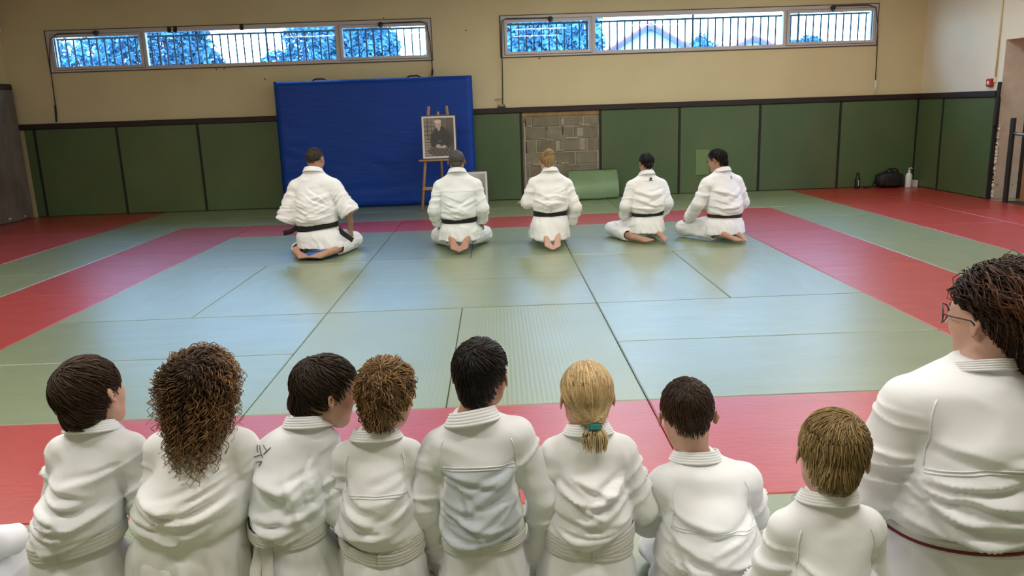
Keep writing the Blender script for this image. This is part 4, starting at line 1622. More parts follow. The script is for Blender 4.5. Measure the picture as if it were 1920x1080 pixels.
def person(D):
    """builds one kneeling figure; local frame faces +y, origin on the floor under the pelvis"""
    rg = np.random.default_rng(D['seed'])
    adult = D.get('adult', False)
    hv_, hj = D.get('vox', (.0070, .0058))
    S = D['size']                     # adult = 1, child about .65
    zb, zs_, zc = D['zb'], D['zs'], D['zc']
    lx, ly = D.get('lx', 0.0), D.get('ly', 0.03)
    nx_, ny_ = D.get('nx', lx), D.get('ny', ly)
    bx, by = D['bx'], D['by']
    out = D['out']                    # outer half width with sleeves
    sr = D.get('sr', .075 * S)        # sleeve radius at shoulder
    sw = out - sr
    tilt = D.get('tilt', 0.0)         # right shoulder higher
    hem, skx, sky, skc = D['hem']
    nr = D.get('nr', .058 * S)
    hh = D['hh']
    dz = zs_ - zb
    secs = [(hem, skc[0], skc[1], skx, sky),
            (zb - .45 * (zb - hem), skc[0] * .6, skc[1] * .7, (skx + bx) / 2 * 1.06, (sky + by) / 2 * 1.06),
            (zb - .015, 0, 0.0, bx * .99, by * .99), (zb + .012, 0, 0, bx * .99, by * .99),
            (zb + .10 * dz, lx * .1, ly * .1 - .01 * S, bx * 1.10, by * 1.12),
            (zb + .40 * dz, lx * .4, ly * .35 - .015 * S, D.get('mx', (bx + sw) * .54), by * 1.10),
            (zb + .72 * dz, lx * .75, ly * .7 - .012 * S, sw * .95, by * 1.06),
            (zb + .90 * dz, lx, ly, sw * .98, by * .90),
            (zs_ + .30 * (zc - zs_), lx * .9 + nx_ * .1, ly, sw * .85, by * .74),
            (zs_ + .68 * (zc - zs_), lx * .5 + nx_ * .5, ly, sw * .50 + nr * .2, by * .62),
            (zc - .006, nx_, ny_, nr * 1.38, nr * 1.38), (zc + .010, nx_, ny_, nr * 1.1, nr * 1.15)]
    LF = Loft(secs)
    shz = zs_ - .58 * sr
    SH = [np.array([lx - sw * .93, ly, shz - tilt]), np.array([lx + sw * .93, ly, shz + tilt])]
    EL = [np.array(a, float) for a in D['elbow']]
    WR = [np.array(a, float) for a in D['wrist']]
    SE = D.get('sleeve_end', (.86, .86))
    sre = D.get('sre', (sr * .95, sr * .85))
    # ---------- jacket
    allp = np.array(SH + EL + WR)
    ext = .14 * S + .03
    lo = np.minimum(allp.min(0) - ext, [-skx - abs(skc[0]) - .05, -sky + skc[1] - .06, hem - .03])
    hi = np.maximum(allp.max(0) + ext, [skx + abs(skc[0]) + .05, sky + skc[1] + .06, zc + .05])
    v = Vol(lo, hi, hj)
    v.loft(secs, p=2.12)
    ends = []
    for i in (0, 1):
        a = SH[i] + np.array([-.52 * sw * (1 if i else -1), 0, .48 * sr])
        v.cone(a, SH[i], sr * .78, sr * .98, .05 * S)
        v.cone(SH[i], EL[i], sr, sre[0], .012 * S)
        f = SE[i]
        if f <= 1:
            e = EL[i] + (WR[i] - EL[i]) * f
        else:
            e = WR[i] + (WR[i] - EL[i]) * (f - 1)
        e0 = EL[i]
        if D.get('half'):                # half sleeves end at the elbow
            e0 = SH[i] + (EL[i] - SH[i]) * .8
            e = EL[i] + (EL[i] - SH[i]) * .12
        v.cone(e0, e, sre[0], sre[1], .02 * S, cut=True)
        dr = (e - e0) / np.linalg.norm(e - e0)
        v.cone(e - dr * .07 * S, e + dr * .05, sre[1] - max(.012, 2.3 * hj), sre[1] - max(.010, 2.1 * hj), .004, sub=True)
        ends.append((e0, e))
    # hollow under the skirt
    si = [(z, a, b, max(c - max(.016, 2.3 * hj), .02), max(d_ - max(.016, 2.3 * hj), .02)) for z, a, b, c, d_ in secs[:2]] + [(zb - .03, 0, 0, bx * .5, by * .5)]
    v.loft(si, k=.01, zlo=hem - .05, zhi=zb - .06 * S, sub=True)
    if D.get('hemcut'):
        D['hemcut'](v)
    V, Q = v.mesh()
    V = smooth_mesh(V, Q, 2, .5)
    Nn = vnormals(V, Q)
    # folds
    cx, cy, rx, ry = LF.at(V[:, 2])
    uu = (V[:, 0] - cx) / rx
    vv = (V[:, 2] - zb) / dz
    back = np.clip((-Nn[:, 1] + .15) / .6, 0, 1)
    torso = np.clip((1.25 - np.abs(uu)) / .2, 0, 1) * np.clip((vv + .02) / .08, 0, 1) * np.clip((1.12 - vv) / .15, 0, 1)
    mw = (bx + sw) / 2
    disp = np.zeros(len(V))

    def fold(c0_, c1_, c2_, amp, wid, wgt):
        ts = np.linspace(0, 1, 26)[:, None]
        B = (1 - ts) ** 2 * np.array(c0_) + 2 * ts * (1 - ts) * np.array(c1_) + ts ** 2 * np.array(c2_)
        B = B * np.array([mw, dz])
        lo_, hi_ = B.min(0) - 4 * wid, B.max(0) + 4 * wid
        U, Vv = uu * mw, vv * dz
        sel = np.nonzero((wgt > 0) & (U > lo_[0]) & (U < hi_[0]) & (Vv > lo_[1]) & (Vv < hi_[1]))[0]
        r = np.zeros(len(uu))
        if not len(sel):
            return r
        P = np.stack([U[sel], Vv[sel]], 1)
        P = P + .006 * S * vnoise(np.stack([P[:, 0] * 22, P[:, 1] * 22, P[:, 0] * 0 + amp * 9000], 1))[:, None]
        dd = P[:, None, :] - B[None]
        d2 = (dd ** 2).sum(2)
        j = d2.argmin(1)
        T = np.gradient(B, axis=0)
        T /= np.linalg.norm(T, axis=1)[:, None]
        rel = dd[np.arange(len(P)), j]
        sgn = T[j, 0] * rel[:, 1] - T[j, 1] * rel[:, 0]
        dist = np.sqrt(d2.min(1))
        sgn = np.where(sgn >= 0, dist, -dist)
        f = np.clip(j / 25.0, .03, .97)
        tp = np.sin(np.pi * f ** .8) ** .8
        w2 = wid * (.7 + .6 * f)
        # steep on the lower side, rolling off gently on the upper one
        up = np.exp(-np.abs(sgn / (1.5 * w2)) ** 1.4)
        dnw = np.exp(-np.abs(sgn / (.75 * w2)) ** 1.6)
        pr = np.where(sgn >= 0, up, dnw) - .55 * np.exp(-((sgn + 1.35 * w2) / (.7 * w2)) ** 2)
        r[sel] = amp * tp * pr * wgt[sel]
        return r

    fa = D.get('famp', 1.0) * (.0132 if not adult else .013)
    fw = .0105 if not adult else .016
    wb = back * torso
    for i in range(D.get('nf', 8)):                      # from the arm pits inwards, long and slanting
        s_ = 1 if i % 2 else -1
        v0 = rg.uniform(.40, .78)
        e_ = s_ * rg.uniform(-.75, -.1)
        disp += fold((s_ * 1.0, v0), (s_ * rg.uniform(.2, .5), v0 - rg.uniform(.02, .16)), (e_, v0 - rg.uniform(.1, .42)),
                     fa * rg.uniform(.45, 1.0), fw * rg.uniform(.7, 1.5), wb)
    nbl = D.get('nb', 6)
    for i in range(nbl):                      # blousing above the belt: long sagging rolls
        u0 = rg.uniform(-1.1, -.5)
        v0 = .05 + .30 * (i + rg.uniform(-.3, .3)) / nbl
        u1 = u0 + rg.uniform(1.1, 1.9)
        disp += fold((u0, v0 + rg.uniform(-.02, .10)), ((u0 + u1) / 2, v0 - rg.uniform(.02, .12)), (u1, v0 + rg.uniform(-.02, .10)),
                     fa * rg.uniform(.5, 1.1), fw * rg.uniform(.7, 1.2), wb)
    for fd in D.get('folds', []):
        disp += fold(fd[0], fd[1], fd[2], fd[3] * .0013, fd[4] * .0009, wb)
    disp += wb * fa * .5 * vnoise(np.stack([V[:, 0] * 9, V[:, 1] * 5, V[:, 2] * 15], 1) + D['seed'])
    # sleeves
    for i in (0, 1):
        sg = 1 if i else -1
        for (a, b), am in (((SH[i], EL[i]), 1.0), (ends[i], 1.2)):
            ab = b - a
            L = np.linalg.norm(ab)
            t_ = np.clip(((V - a) @ ab) / L ** 2, -.1, 1.1)
            dd = np.linalg.norm(V - a - t_[:, None] * ab, axis=1)
            w_ = np.clip((sr * 1.5 - dd) / (sr * .4), 0, 1) * np.clip((sg * uu - .85) / .2, 0, 1) * np.clip(1 - np.abs(t_ - .5) * 1.7, 0, 1)
            ax = ab / L
            ang = (V - a) @ np.cross(ax, [0, 1, 0])
            n1 = vnoise(np.stack([t_ * L * 26 + ang * 9, ang * 7, V[:, 1] * 6], 1) + i * 9 + D['seed'])
            disp += w_ * fa * am * ((1 - np.abs(n1)) ** 3 * 1.5 - .5) * .9
    # skirt
    below = np.clip((zb - .01 - V[:, 2]) / .05, 0, 1)
    ang = np.arctan2(V[:, 0] - skc[0], -(V[:, 1] - skc[1]))
    n1 = vnoise(np.stack([ang * 2.6, V[:, 2] * 3, ang * 0 + 5], 1) + D['seed'] * 1.3)
    n2 = vnoise(np.stack([ang * 5.5 + V[:, 2] * 8, V[:, 2] * 9, ang * 0 + 2], 1) + D['seed'])
    disp += below * (fa * 1.2 * n1 + fa * .7 * n2) * (.3 + .7 * np.clip((zb - V[:, 2]) / max(zb - hem, .05), 0, 1))
    V = V + Nn * disp[:, None]
    V[:, 2] = np.maximum(V[:, 2], .004)
    tint = np.array(D.get('cloth', (.78, .77, .735)))
    C = np.tile(tint, (len(V), 1))
    if D.get('panel_col') is not None:
        pc = np.array(D['panel_col'])
        w_ = (np.clip((D['yoke'] - (vv + .10 * uu ** 2 * 0)) / .02, 0, 1) * np.clip((vv - .05) / .02, 0, 1) * np.clip((.88 - np.abs(uu)) / .05, 0, 1) * (Nn[:, 1] < .1))
        C = C * (1 - w_[:, None]) + pc * w_[:, None]
    jm = np_mesh('jacket', V, Q, True, C)
    bvh = BVHTree.FromPolygons(V.tolist(), Q.tolist())

    # ---------- body
    Mh = rotm(*D['hrot'])
    hc = np.array(D['hc'], float)
    o = hc - Mh @ C0 * hh
    HL, TO = D['heel'], D['toe']
    KN = [np.array(a, float) for a in D['knee']]
    pts = np.array(list(WR) + list(KN) + [np.array(a, float) for a in TO] + [hc] + EL)
    lo = np.minimum(pts.min(0) - .13 * S - .02, [-bx, -by, -.01])
    hi = np.maximum(pts.max(0) + [.13 * S, .13 * S, .02], [bx, by, hc[2]]) + [.02, .05, .6 * hh]
    lo[2] = -.012
    lo[1] = min(lo[1], hc[1] - .6 * hh)
    hi[0], lo[0] = max(hi[0], hc[0] + .6 * hh), min(lo[0], hc[0] - .6 * hh)
    hi[1] += .14 * S
    v = Vol(lo, hi, hv_)
    v.op(head_fn(o, Mh, hh, D.get('ear', .6)), hc - .62 * hh, hc + .62 * hh, pad=.02)
    nb = o + Mh @ np.array([0, -.10, .30]) * hh
    v.cone(nb, (nx_, ny_ - .005, zc - .03 * S), nr * .92, nr, .03 * S)
    v.cone((nx_, ny_, zc - .03 * S), (lx, ly, zs_ - .06 * S), nr, nr * 1.3, .03 * S)
    inner = [(z, a, b, max(c - .028 * S - .008, .02), max(d_ - .03 * S - .008, .02)) for z, a, b, c, d_ in secs[2:9]]
    v.loft(inner, k=.03, zhi=zs_ - .03 * S)
    for i in (0, 1):
        sg = 1 if i else -1
        v.cone(SH[i] * [.9, 1, 1] - [0, 0, .02 * S], EL[i], .043 * S, .036 * S, .03)
        v.cone(EL[i], WR[i], .037 * S, .025 * S, .02)
        hd = D.get('hand', [None, None])[i]
        if hd is None:
            hd = ((-sg * .25, .9, -.28), (0, -.2, -1))
        hand(v, WR[i], hd[0], hd[1], (-sg, 0.1, .1) if len(hd) < 3 else hd[2], .18 * S, hd[3] if len(hd) > 3 else .35)
        hip = np.array([sg * .09 * S, .0, .20 * S])
        v.cone(hip, KN[i], .075 * S, .05 * S, .03)
        hl, to = np.array(HL[i], float), np.array(TO[i], float)
        ank = hl + np.array(D.get('ank', (0, .03, .0))) * S
        v.cone(KN[i], ank, .05 * S, .034 * S, .02)
        v.cone(ank, hl, .036 * S, .034 * S, .02)
        foot(v, hl, to, D.get('fup', [(0, .25, -1), (0, .25, -1)])[i], np.linalg.norm(to - hl) * 1.05, -sg)
    Vb, Qb = v.mesh()
    Vb = smooth_mesh(Vb, Qb, 1, .35)
    Vb[:, 2] = np.maximum(Vb[:, 2], .002)
    sk = np.array(D['skin'])
    C = np.tile(sk, (len(Vb), 1))
    loc = ((Vb - o) @ Mh) / hh
    lip = np.exp(-((loc[:, 0] / .09) ** 2 + ((loc[:, 1] - .41) / .06) ** 2 + ((loc[:, 2] - .225) / .04) ** 2) ** 2)
    C = C * (1 - .6 * lip[:, None]) + np.array([.45, .12, .11]) * .6 * lip[:, None]
    earw = np.clip((np.abs(loc[:, 0]) - .36) / .05, 0, 1) * (loc[:, 2] > .2) * (loc[:, 2] < .75)
    C = C * (1 - .45 * earw[:, None]) + sk * np.array([1.05, .72, .66]) * .45 * earw[:, None]
    body = obj('person', np_mesh('person', Vb, Qb, True, C), M['skin'], None, (D['pos'][0], D['pos'][1], 0), math.radians(D.get('yaw', 0)))
    tag(body, D['label'], 'person', D.get('group'))
    for sx in (-1, 1):
        ee = MB().lathe([(.002, -.058), (.035, -.046), (.055, -.015), (.055, .015), (.035, .046), (.002, .058)], 14).mesh('eye')
        co_ = np.array([vv_.co[:] for vv_ in ee.vertices])
        R2 = np.array([co_[:, 0], co_[:, 2], co_[:, 1]]).T
        P = o + (np.array([sx * .147, .362, .50]) + R2 * .8) @ Mh.T * hh
        for vv_, p_ in zip(ee.vertices, P):
            vv_.co = p_
        a_ = ee.color_attributes.new('Col', 'FLOAT_COLOR', 'POINT')
        cc = np.ones((len(P), 4), np.float32)
        cc[:, :3] = np.where(R2[:, 1:2] > .03, np.array(D.get('iris', (.06, .03, .015))), np.array([.75, .73, .70]))
        a_.data.foreach_set('color', cc.ravel())
        obj('eye', ee, M['eye'], body)

    jacket = obj('jacket', jm, M['gi'], body)
    jacket['label'] = D.get('jlabel', 'white cotton judo jacket')

    # ---------- trousers
    lo = np.array([-.02, -.02, 0]) + np.minimum(np.array(KN).min(0), np.array(HL).min(0)) - .13 * S
    hi = np.maximum(np.array(KN).max(0), np.array(HL).max(0)) + .13 * S
    lo[2], hi[2] = -.01, .36 * S
    lo[1] = min(lo[1], -.2 * S)
    v = Vol(lo, hi, .0115)
    tr_ = D.get('tr', 1.0)
    for i in (0, 1):
        sg = 1 if i else -1
        hip = np.array([sg * .085 * S, -.01, .19 * S])
        v.cone(hip, KN[i] + [0, 0, .012], .098 * S * tr_, .075 * S * tr_, .03)
        hl = np.array(HL[i], float)
        sh_ = KN[i] + (hl - KN[i]) * D.get('tl', .78)
        v.cone(KN[i], sh_, .072 * S * tr_, .068 * S * tr_, .03, cut=True)
        dr = (sh_ - KN[i]) / np.linalg.norm(sh_ - KN[i])
        v.cone(sh_ - dr * .05, sh_ + dr * .05, .05 * S * tr_, .056 * S * tr_, .0, sub=True)
    v.ell((0, -.02, .17 * S), (.17 * S, .13 * S, .11 * S), .05)
    Vt, Qt = v.mesh()
    Vt = smooth_mesh(Vt, Qt, 2, .5)
    Nt = vnormals(Vt, Qt)
    n1 = vnoise(np.stack([Vt[:, 0] * 16, Vt[:, 1] * 9, Vt[:, 2] * 22], 1) + 3 + D['seed'])
    Vt = Vt + Nt * (.006 * (1 - 2 * np.abs(n1)))[:, None]
    Vt[:, 2] = np.maximum(Vt[:, 2], .003)
    obj('trousers', np_mesh('trousers', Vt, Qt, True, np.tile(tint * D.get('tmul', .98), (len(Vt), 1))), M['gi'], body)

    # ---------- collar: band round the neck and down the chest
    cw = D.get('cw', .046 * S + .004)
    pts_, wd, nd = [], [], []
    K = 26
    cr_ = D.get('crot', 0.0)
    for j in range(-K, K + 1):
        a = j / K
        th_ = a * math.radians(118)
        if abs(th_) < math.radians(112):
            rr = nr * 1.25 + .008
            p_ = np.array([nx_ + math.sin(th_ + cr_) * rr * 1.05, ny_ - math.cos(th_ + cr_) * rr * 1.12, zc + .004 + .3 * cw - .030 * S * (1 - math.cos(th_)) + D.get('ctilt', 0) * math.sin(th_)])
            n_ = np.array([math.sin(th_ + cr_), -math.cos(th_ + cr_), .48])
            w_ = np.array([-.52 * math.sin(th_ + cr_), .48 * math.cos(th_ + cr_), 1.0])
            pts_.append(p_)
            nd.append(n_ / np.linalg.norm(n_))
            wd.append(w_ / np.linalg.norm(w_))
    # lapels on the chest
    def lapel(sg):
        L, Wd, Nd = [], [], []
        st_ = pts_[-1] if sg > 0 else pts_[0]
        for f in np.linspace(.12, 1, 12):
            x_ = st_[0] * (1 - f) + (-sg * .35 * bx) * f
            z_ = st_[2] * (1 - f) + (zb + .01) * f
            h_ = bvh.ray_cast(Vector((x_, 1.2, z_)), Vector((0, -1, 0)))
            if h_[0] is None:
                continue
            if h_[0].y > by * 1.6 + max(ly, 0) + .03:
                continue
            L.append(np.array(h_[0]) + np.array([0, .002 + (.004 if sg > 0 else 0), 0]))
            Nd.append(np.array([0, 1.0, .15]))
            Wd.append(np.array([sg * .92, 0, .35]))
        return L, Wd, Nd
    mb = MB()
    La, Wa, Na = lapel(-1)
    Lb, Wb, Nb = lapel(1)
    strip(mb, La[::-1] + pts_ + Lb, Wa[::-1] + wd + Wb, cw, .0052 * (S + .3), Na[::-1] + nd + Nb, ridges=5)
    cme = mb.mesh('collar')
    a_ = cme.color_attributes.new('Col', 'FLOAT_COLOR', 'POINT')
    a_.data.foreach_set('color', np.tile(np.append(tint * 1.03, 1.0), len(cme.vertices)).astype(np.float32))
    obj('collar', cme, M['gi'], jacket)

    # ---------- belt
    if D.get('belt'):
        def ring(z0, tiltb, sag, woff, ang0=0, ang1=2 * math.pi, n=56):
            P, Nd, Wd = [], [], []
            for a in np.linspace(ang0, ang1, n):
                dx, dy = math.sin(a), -math.cos(a)
                z_ = z0 + tiltb * dx - sag * max(0, math.cos(a)) ** 2
                c_ = LF.at(z_)
                org = Vector((float(c_[0]), float(c_[1]), z_))
                h_ = bvh.ray_cast(org, Vector((dx, dy, 0)))
                el_ = 1 / math.sqrt((dx / float(c_[2])) ** 2 + (dy / float(c_[3])) ** 2)
                r_ = el_ if h_[0] is None else min(max((h_[0] - org).length, el_ * .97), el_ * 1.06)
                P.append(np.array([org.x + dx * (r_ + woff), org.y + dy * (r_ + woff), z_]))
                Nd.append(np.array([dx, dy, .05]))
                Wd.append(np.array([0, 0, 1.0]))
            return P, Wd, Nd
        bw = D.get('bw', .042 * S + .004)
        bm = MB()
        for (dz_, tb, sg_, wo_) in D.get('wraps', [(0, 0, 0, .002), (.006, .01, .004, .006)]):
            P, Wd, Nd = ring(zb + dz_, D.get('btilt', 0) + tb, sg_, wo_)
            strip(bm, P, Wd, bw, .005, Nd, ridges=4 if not adult else 3)
        # knot and hanging ends in front
        c_ = LF.at(zb)
        fy = float(c_[1] + c_[3]) + .012
        bm.box((float(c_[0]) - .03 * S, fy - .01, zb - .025 * S), (float(c_[0]) + .03 * S, fy + .025 * S, zb + .03 * S), ch=.008)
        for sg_ in (-1, 1):
            tl_ = [np.array([float(c_[0]) + sg_ * .01, fy + .01, zb]), np.array([float(c_[0]) + sg_ * .06 * S, fy + .05 * S, zb - .03 * S]),
                   np.array([float(c_[0]) + sg_ * .10 * S, fy + .12 * S, zb - .06 * S]), np.array([float(c_[0]) + sg_ * .12 * S, fy + .2 * S, zb - .075 * S])]
            strip(bm, tl_, [np.array([.9, .3 * sg_, 0])] * 4, bw * .9, .004, [np.array([0, .3, 1.0])] * 4)
        for tail in D.get('tails', []):
            tp = [np.array(a) for a in tail]
            tg = np.gradient(np.array(tp), axis=0)
            wq = [np.cross(a, [0, -1.0, .1]) for a in tg]
            strip(bm, tp, [a / max(np.linalg.norm(a), 1e-6) for a in wq], bw * .9, .004, [np.array([0, -1.0, .1])] * len(tp))
        bo = bm.build('belt', BELT[D['belt']], body)
        bo['label'] = D['belt'].replace('redwhite', 'white') + ' cotton belt'
        if D['belt'] == 'redwhite':
            sm_ = MB()
            P, Wd, Nd = ring(zb + .006, D.get('btilt', 0) + .01, .004, .0115)
            strip(sm_, P, Wd, bw * .28, .002, Nd)
            sm_.build('belt_stripe', M['stripe'], bo)

    # ---------- seams and marks on the back
    def project(x_, z_, off=.0012):
        h_ = bvh.ray_cast(Vector((x_, -1.2, z_)), Vector((0, 1, 0)))
        return None if h_[0] is None else np.array(h_[0]) + np.array(h_[1]) * off * (1 if h_[1].y < 0 else -1)

    def seam(uvs, r=.0016, nm='seam', mt=None):
        P = []
        for (u_, v_) in uvs:
            z_ = zb + v_ * dz
            c_ = LF.at(z_)
            p_ = project(float(c_[0]) + u_ * float(c_[2]), z_)
            if p_ is not None and p_[1] < .12 * S:
                P.append(p_)
        if len(P) > 2:
            return P
        return None
    if D.get('yoke'):
        sm_ = MB()
        for dv in (0, -.022):
            P = seam([(u_, D['yoke'] + dv + D.get('yarc', -.04) * u_ ** 2) for u_ in np.linspace(-.93, .93, 40)])
            if P:
                sm_.tube(P, .0013 + .0006 * S, 5)
        for sg_ in (-1, 1):          # shoulder seams
            P = seam([(sg_ * (.93 + .03 * math.sin(f * 3)), 1.0 - f * .45) for f in np.linspace(0, 1, 14)])
            if P:
                sm_.tube(P, .0014 + .0006 * S, 5)
        so = sm_.build('seam', M['gi'], jacket)
        a_ = so.data.color_attributes.new('Col', 'FLOAT_COLOR', 'POINT')
        a_.data.foreach_set('color', np.tile(np.append(tint * .97, 1.0), len(so.data.vertices)).astype(np.float32))
    for (nm, mt, strokes, r) in D.get('marks', []):
        mk = MB()
        for stq in strokes:
            P = []
            for a0, a1 in zip(stq[:-1], stq[1:]):
                for f in np.linspace(0, 1, 4):
                    p_ = project(a0[0] + (a1[0] - a0[0]) * f, a0[1] + (a1[1] - a0[1]) * f, .002)
                    if p_ is not None:
                        P.append(p_)
            if len(P) > 2:
                mk.tube(P, r, 5)
        if mk.v:
            mk.build(nm, M[mt], jacket)

    # ---------- hair
    Vh, Qh, Ch = hair_mesh(o, Mh, hh, D['hair'], rg)
    ho = obj('hair', np_mesh('hair', Vh, Qh, True, Ch), M['hair'], body)
    ho['label'] = D['hair'].get('label', 'short hair')
    if D.get('tie'):
        c_, ax_, R_t = D['tie']
        c_ = o + Mh @ np.array(c_) * hh
        ax_ = Mh @ np.array(ax_)
        ax_ = Vector(ax_).normalized()
        e1 = ax_.orthogonal().normalized()
        e2 = ax_.cross(e1)
        tm = MB()
        for k_ in range(3):
            pr = [Vector(c_) + ax_ * (.004 * (k_ - 1)) + (e1 * math.cos(t2) + e2 * math.sin(t2)) * R_t * (1 + .05 * math.sin(5 * t2 + k_)) for t2 in np.linspace(0, 2 * math.pi, 25)]
            tm.tube(pr, .0042, 6, cap=False)
        to_ = tm.build('hair_tie', M['tie'], ho)
        to_['label'] = 'teal elastic hair tie'
    # ---------- glasses
    if D.get('glasses'):
        W_ = lambda P: o + (np.asarray(P) @ Mh.T) * hh
        gm_ = MB()
        for sx in (-1, 1):
            rim = [W_((sx * .155 + .125 * math.cos(t2), .475 - .10 * abs(math.cos(t2)) * (1 if math.cos(t2) * sx > 0 else 0) ** 1, .495 + .105 * math.sin(t2))) for t2 in np.linspace(0, 2 * math.pi, 29)]
            gm_.tube(rim, .0019, 6, cap=False)
            gm_.tube([W_((sx * .275, .385, .52)), W_((sx * .36, .2, .53)), W_((sx * .385, .0, .53)), W_((sx * .375, -.06, .47))], .0018, 6)
        gm_.tube([W_((-.035, .47, .50)), W_((0, .485, .51)), W_((.035, .47, .50))], .0018, 6)
        g_ = gm_.build('glasses', M['plastic_b'], body)
        g_['label'] = 'dark framed glasses'
    return body

# ------------------------------------------------------------------ people
LIGHT, PEACH, TAN, DARK = (.58, .34, .25), (.60, .36, .27), (.46, .255, .17), (.30, .155, .095)


def base(S, pos, label, seed, **k):
    d = dict(size=S, pos=pos, label=label, seed=seed, skin=LIGHT, hh=.205, hrot=(0, 0, 0), adult=S > .85)
    d.update(k)
    sp_ = k.get('spread', 1.0)
    sp_ *= 1.0 if S > .85 else .8
    d.setdefault('knee', [(-.17 * S * sp_, .40 * S, .085 * S), (.17 * S * sp_, .40 * S, .085 * S)])
    d.setdefault('heel', [(-.075 * S, -.13 * S, .125 * S), (.075 * S, -.13 * S, .125 * S)])
    d.setdefault('toe', [(-.035 * S, -.35 * S, .028 * S), (.035 * S, -.35 * S, .028 * S)])
    lx = d.get('lx', 0)
    d.setdefault('elbow', [(lx - d['out'] * .93, .02, d['zs'] - .27 * S), (lx + d['out'] * .93, .02, d['zs'] - .27 * S)])
    d.setdefault('wrist', [(-.17 * S, .26 * S, .235 * S), (.17 * S, .26 * S, .235 * S)])
    d.setdefault('hem', (.21 * S, .185 * S, (.0, .03 * S)))
    if len(d['hem']) == 3:
        d['hem'] = (.10 * S,) + tuple(d['hem'])
    return d


BROWN, DKBROWN, BLACK = (.055, .026, .012), (.030, .014, .008), (.008, .006, .005)
PEOPLE = []

# ---- the teachers kneeling at the far side
GRP_A = 'people kneeling in a row facing the portrait'
PEOPLE.append(base(1.06, (-1.59, 4.50), 'person in short-sleeved white uniform with black belt kneeling before the blue crash mat', 1, group=GRP_A,
    zb=.315, zs=.755, zc=.885, out=.295, sr=.095, bx=.205, by=.150, mx=.225, hem=(.085, .27, .22, (.03, .02)), half=True, sre=(.098, .112), sleeve_end=(1, 1),
    elbow=[(-.315, .0, .40), (.335, .02, .455)], wrist=[(-.22, .25, .27), (.30, .18, .25)], hand=[None, ((-.1, .5, -.6), (-.6, .1, -.4))],
    hh=.240, hc=(.018, .05, 1.015), hrot=(-12, 4, 0), skin=TAN, yaw=-6, nr=.066, belt='black', bw=.058, btilt=.022, adult=True,
    wraps=[(0, 0, 0, .003), (-.004, .0, .004, .007)],
    knee=[(-.25, .38, .09), (.27, .38, .09)], heel=[(-.20, -.17, .075), (.21, -.17, .075)], toe=[(-.035, -.36, .03), (.035, -.36, .03)], fup=[(0, .5, -1), (0, .5, -1)],
    tails=[[(-.19, -.08, .31), (-.25, -.10, .27), (-.33, -.10, .255)], [(.22, .0, .27), (.29, -.05, .225), (.36, -.08, .185), (.395, -.10, .165)]],
    cloth=(0.880, 0.885, 0.900), nf=9, folds=[((.9, .5), (.3, .75), (-.35, .9), 9, 14), ((.85, .42), (.2, .55), (-.5, .78), 9, 15), ((.9, .3), (.0, .1), (-.8, .2), 10, 14)],
    hair=dict(col=(.045, .03, .02), tip=(.10, .08, .065), t=.025, n=480, len=.18, nz=.3, rad=.0024, nape=.1, line=[.62, .55, .12, -.05, -.50, -.66], label='thinning short dark hair')))
PEOPLE.append(base(1.0, (-.118, 4.55), 'person in bluish white uniform and black belt kneeling in front of the easel', 2, group=GRP_A,
    zb=.31, zs=.70, zc=.82, out=.268, sr=.070, bx=.168, by=.125, mx=.178, hem=(.10, .225, .19, (0, .02)), sre=(.066, .058), sleeve_end=(.95, .95),
    elbow=[(-.258, -.01, .42), (.25, -.01, .42)], wrist=[(-.225, .10, .25), (.235, .10, .26)], hand=[((.15, .6, -.55), (.6, 0, -.5)), ((-.05, .6, -.55), (-.6, 0, -.5))],
    hh=.235, hc=(0, .05, .938), hrot=(0, 5, 0), skin=TAN, nr=.062, belt='black', bw=.042, yoke=.80, yarc=-.02, cloth=(0.852, 0.892, 0.900), tmul=1.0, ear=1.0,
    spread=1.45, tr=1.12, heel=[(-.085, -.12, .135), (.085, -.12, .135)], toe=[(-.03, -.35, .03), (.03, -.35, .03)],
    hair=dict(col=(.09, .08, .07), tip=(.22, .21, .20), t=.035, n=520, len=.2, nz=.3, rad=.0022, cvar=.5, label='short grey hair')))
PEOPLE.append(base(.96, (.835, 4.53), 'person in white uniform with wide black belt kneeling before the block infill', 3, group=GRP_A,
    zb=.36, zs=.685, zc=.795, lx=.01, out=.245, sr=.068, bx=.165, by=.125, hem=(.085, .205, .20, (-.01, .0)), sre=(.064, .060), sleeve_end=(.92, 1.0), tilt=-.012,
    elbow=[(-.235, .03, .47), (.265, -.01, .40)], wrist=[(-.235, .20, .44), (.225, .08, .235)], hand=[((-.5, .75, .1), (.1, 0, -1)), None],
    hh=.218, hc=(-.015, .04, .905), hrot=(8, 6, 0), skin=PEACH, nr=.055, belt='black', bw=.064, wraps=[(0, 0, 0, .003), (.004, .006, 0, .007)], cloth=(0.900, 0.900, 0.900),
    heel=[(-.062, -.15, .14), (.062, -.15, .14)], toe=[(-.04, -.33, .02), (.04, -.33, .02)], spread=.85,
    folds=[((.9, .45), (.2, .62), (-.3, .55), 10, 14), ((.8, .3), (.0, .45), (-.7, .25), 9, 15)],
    hair=dict(mode='gather', gather=(.12, -.55, .55), col=(.30, .19, .08), tip=(.50, .36, .19), t=.07, n=520, rad=.0026, cvar=.45, label='blonde hair pinned up in a bun',
              extra=['bun'])))
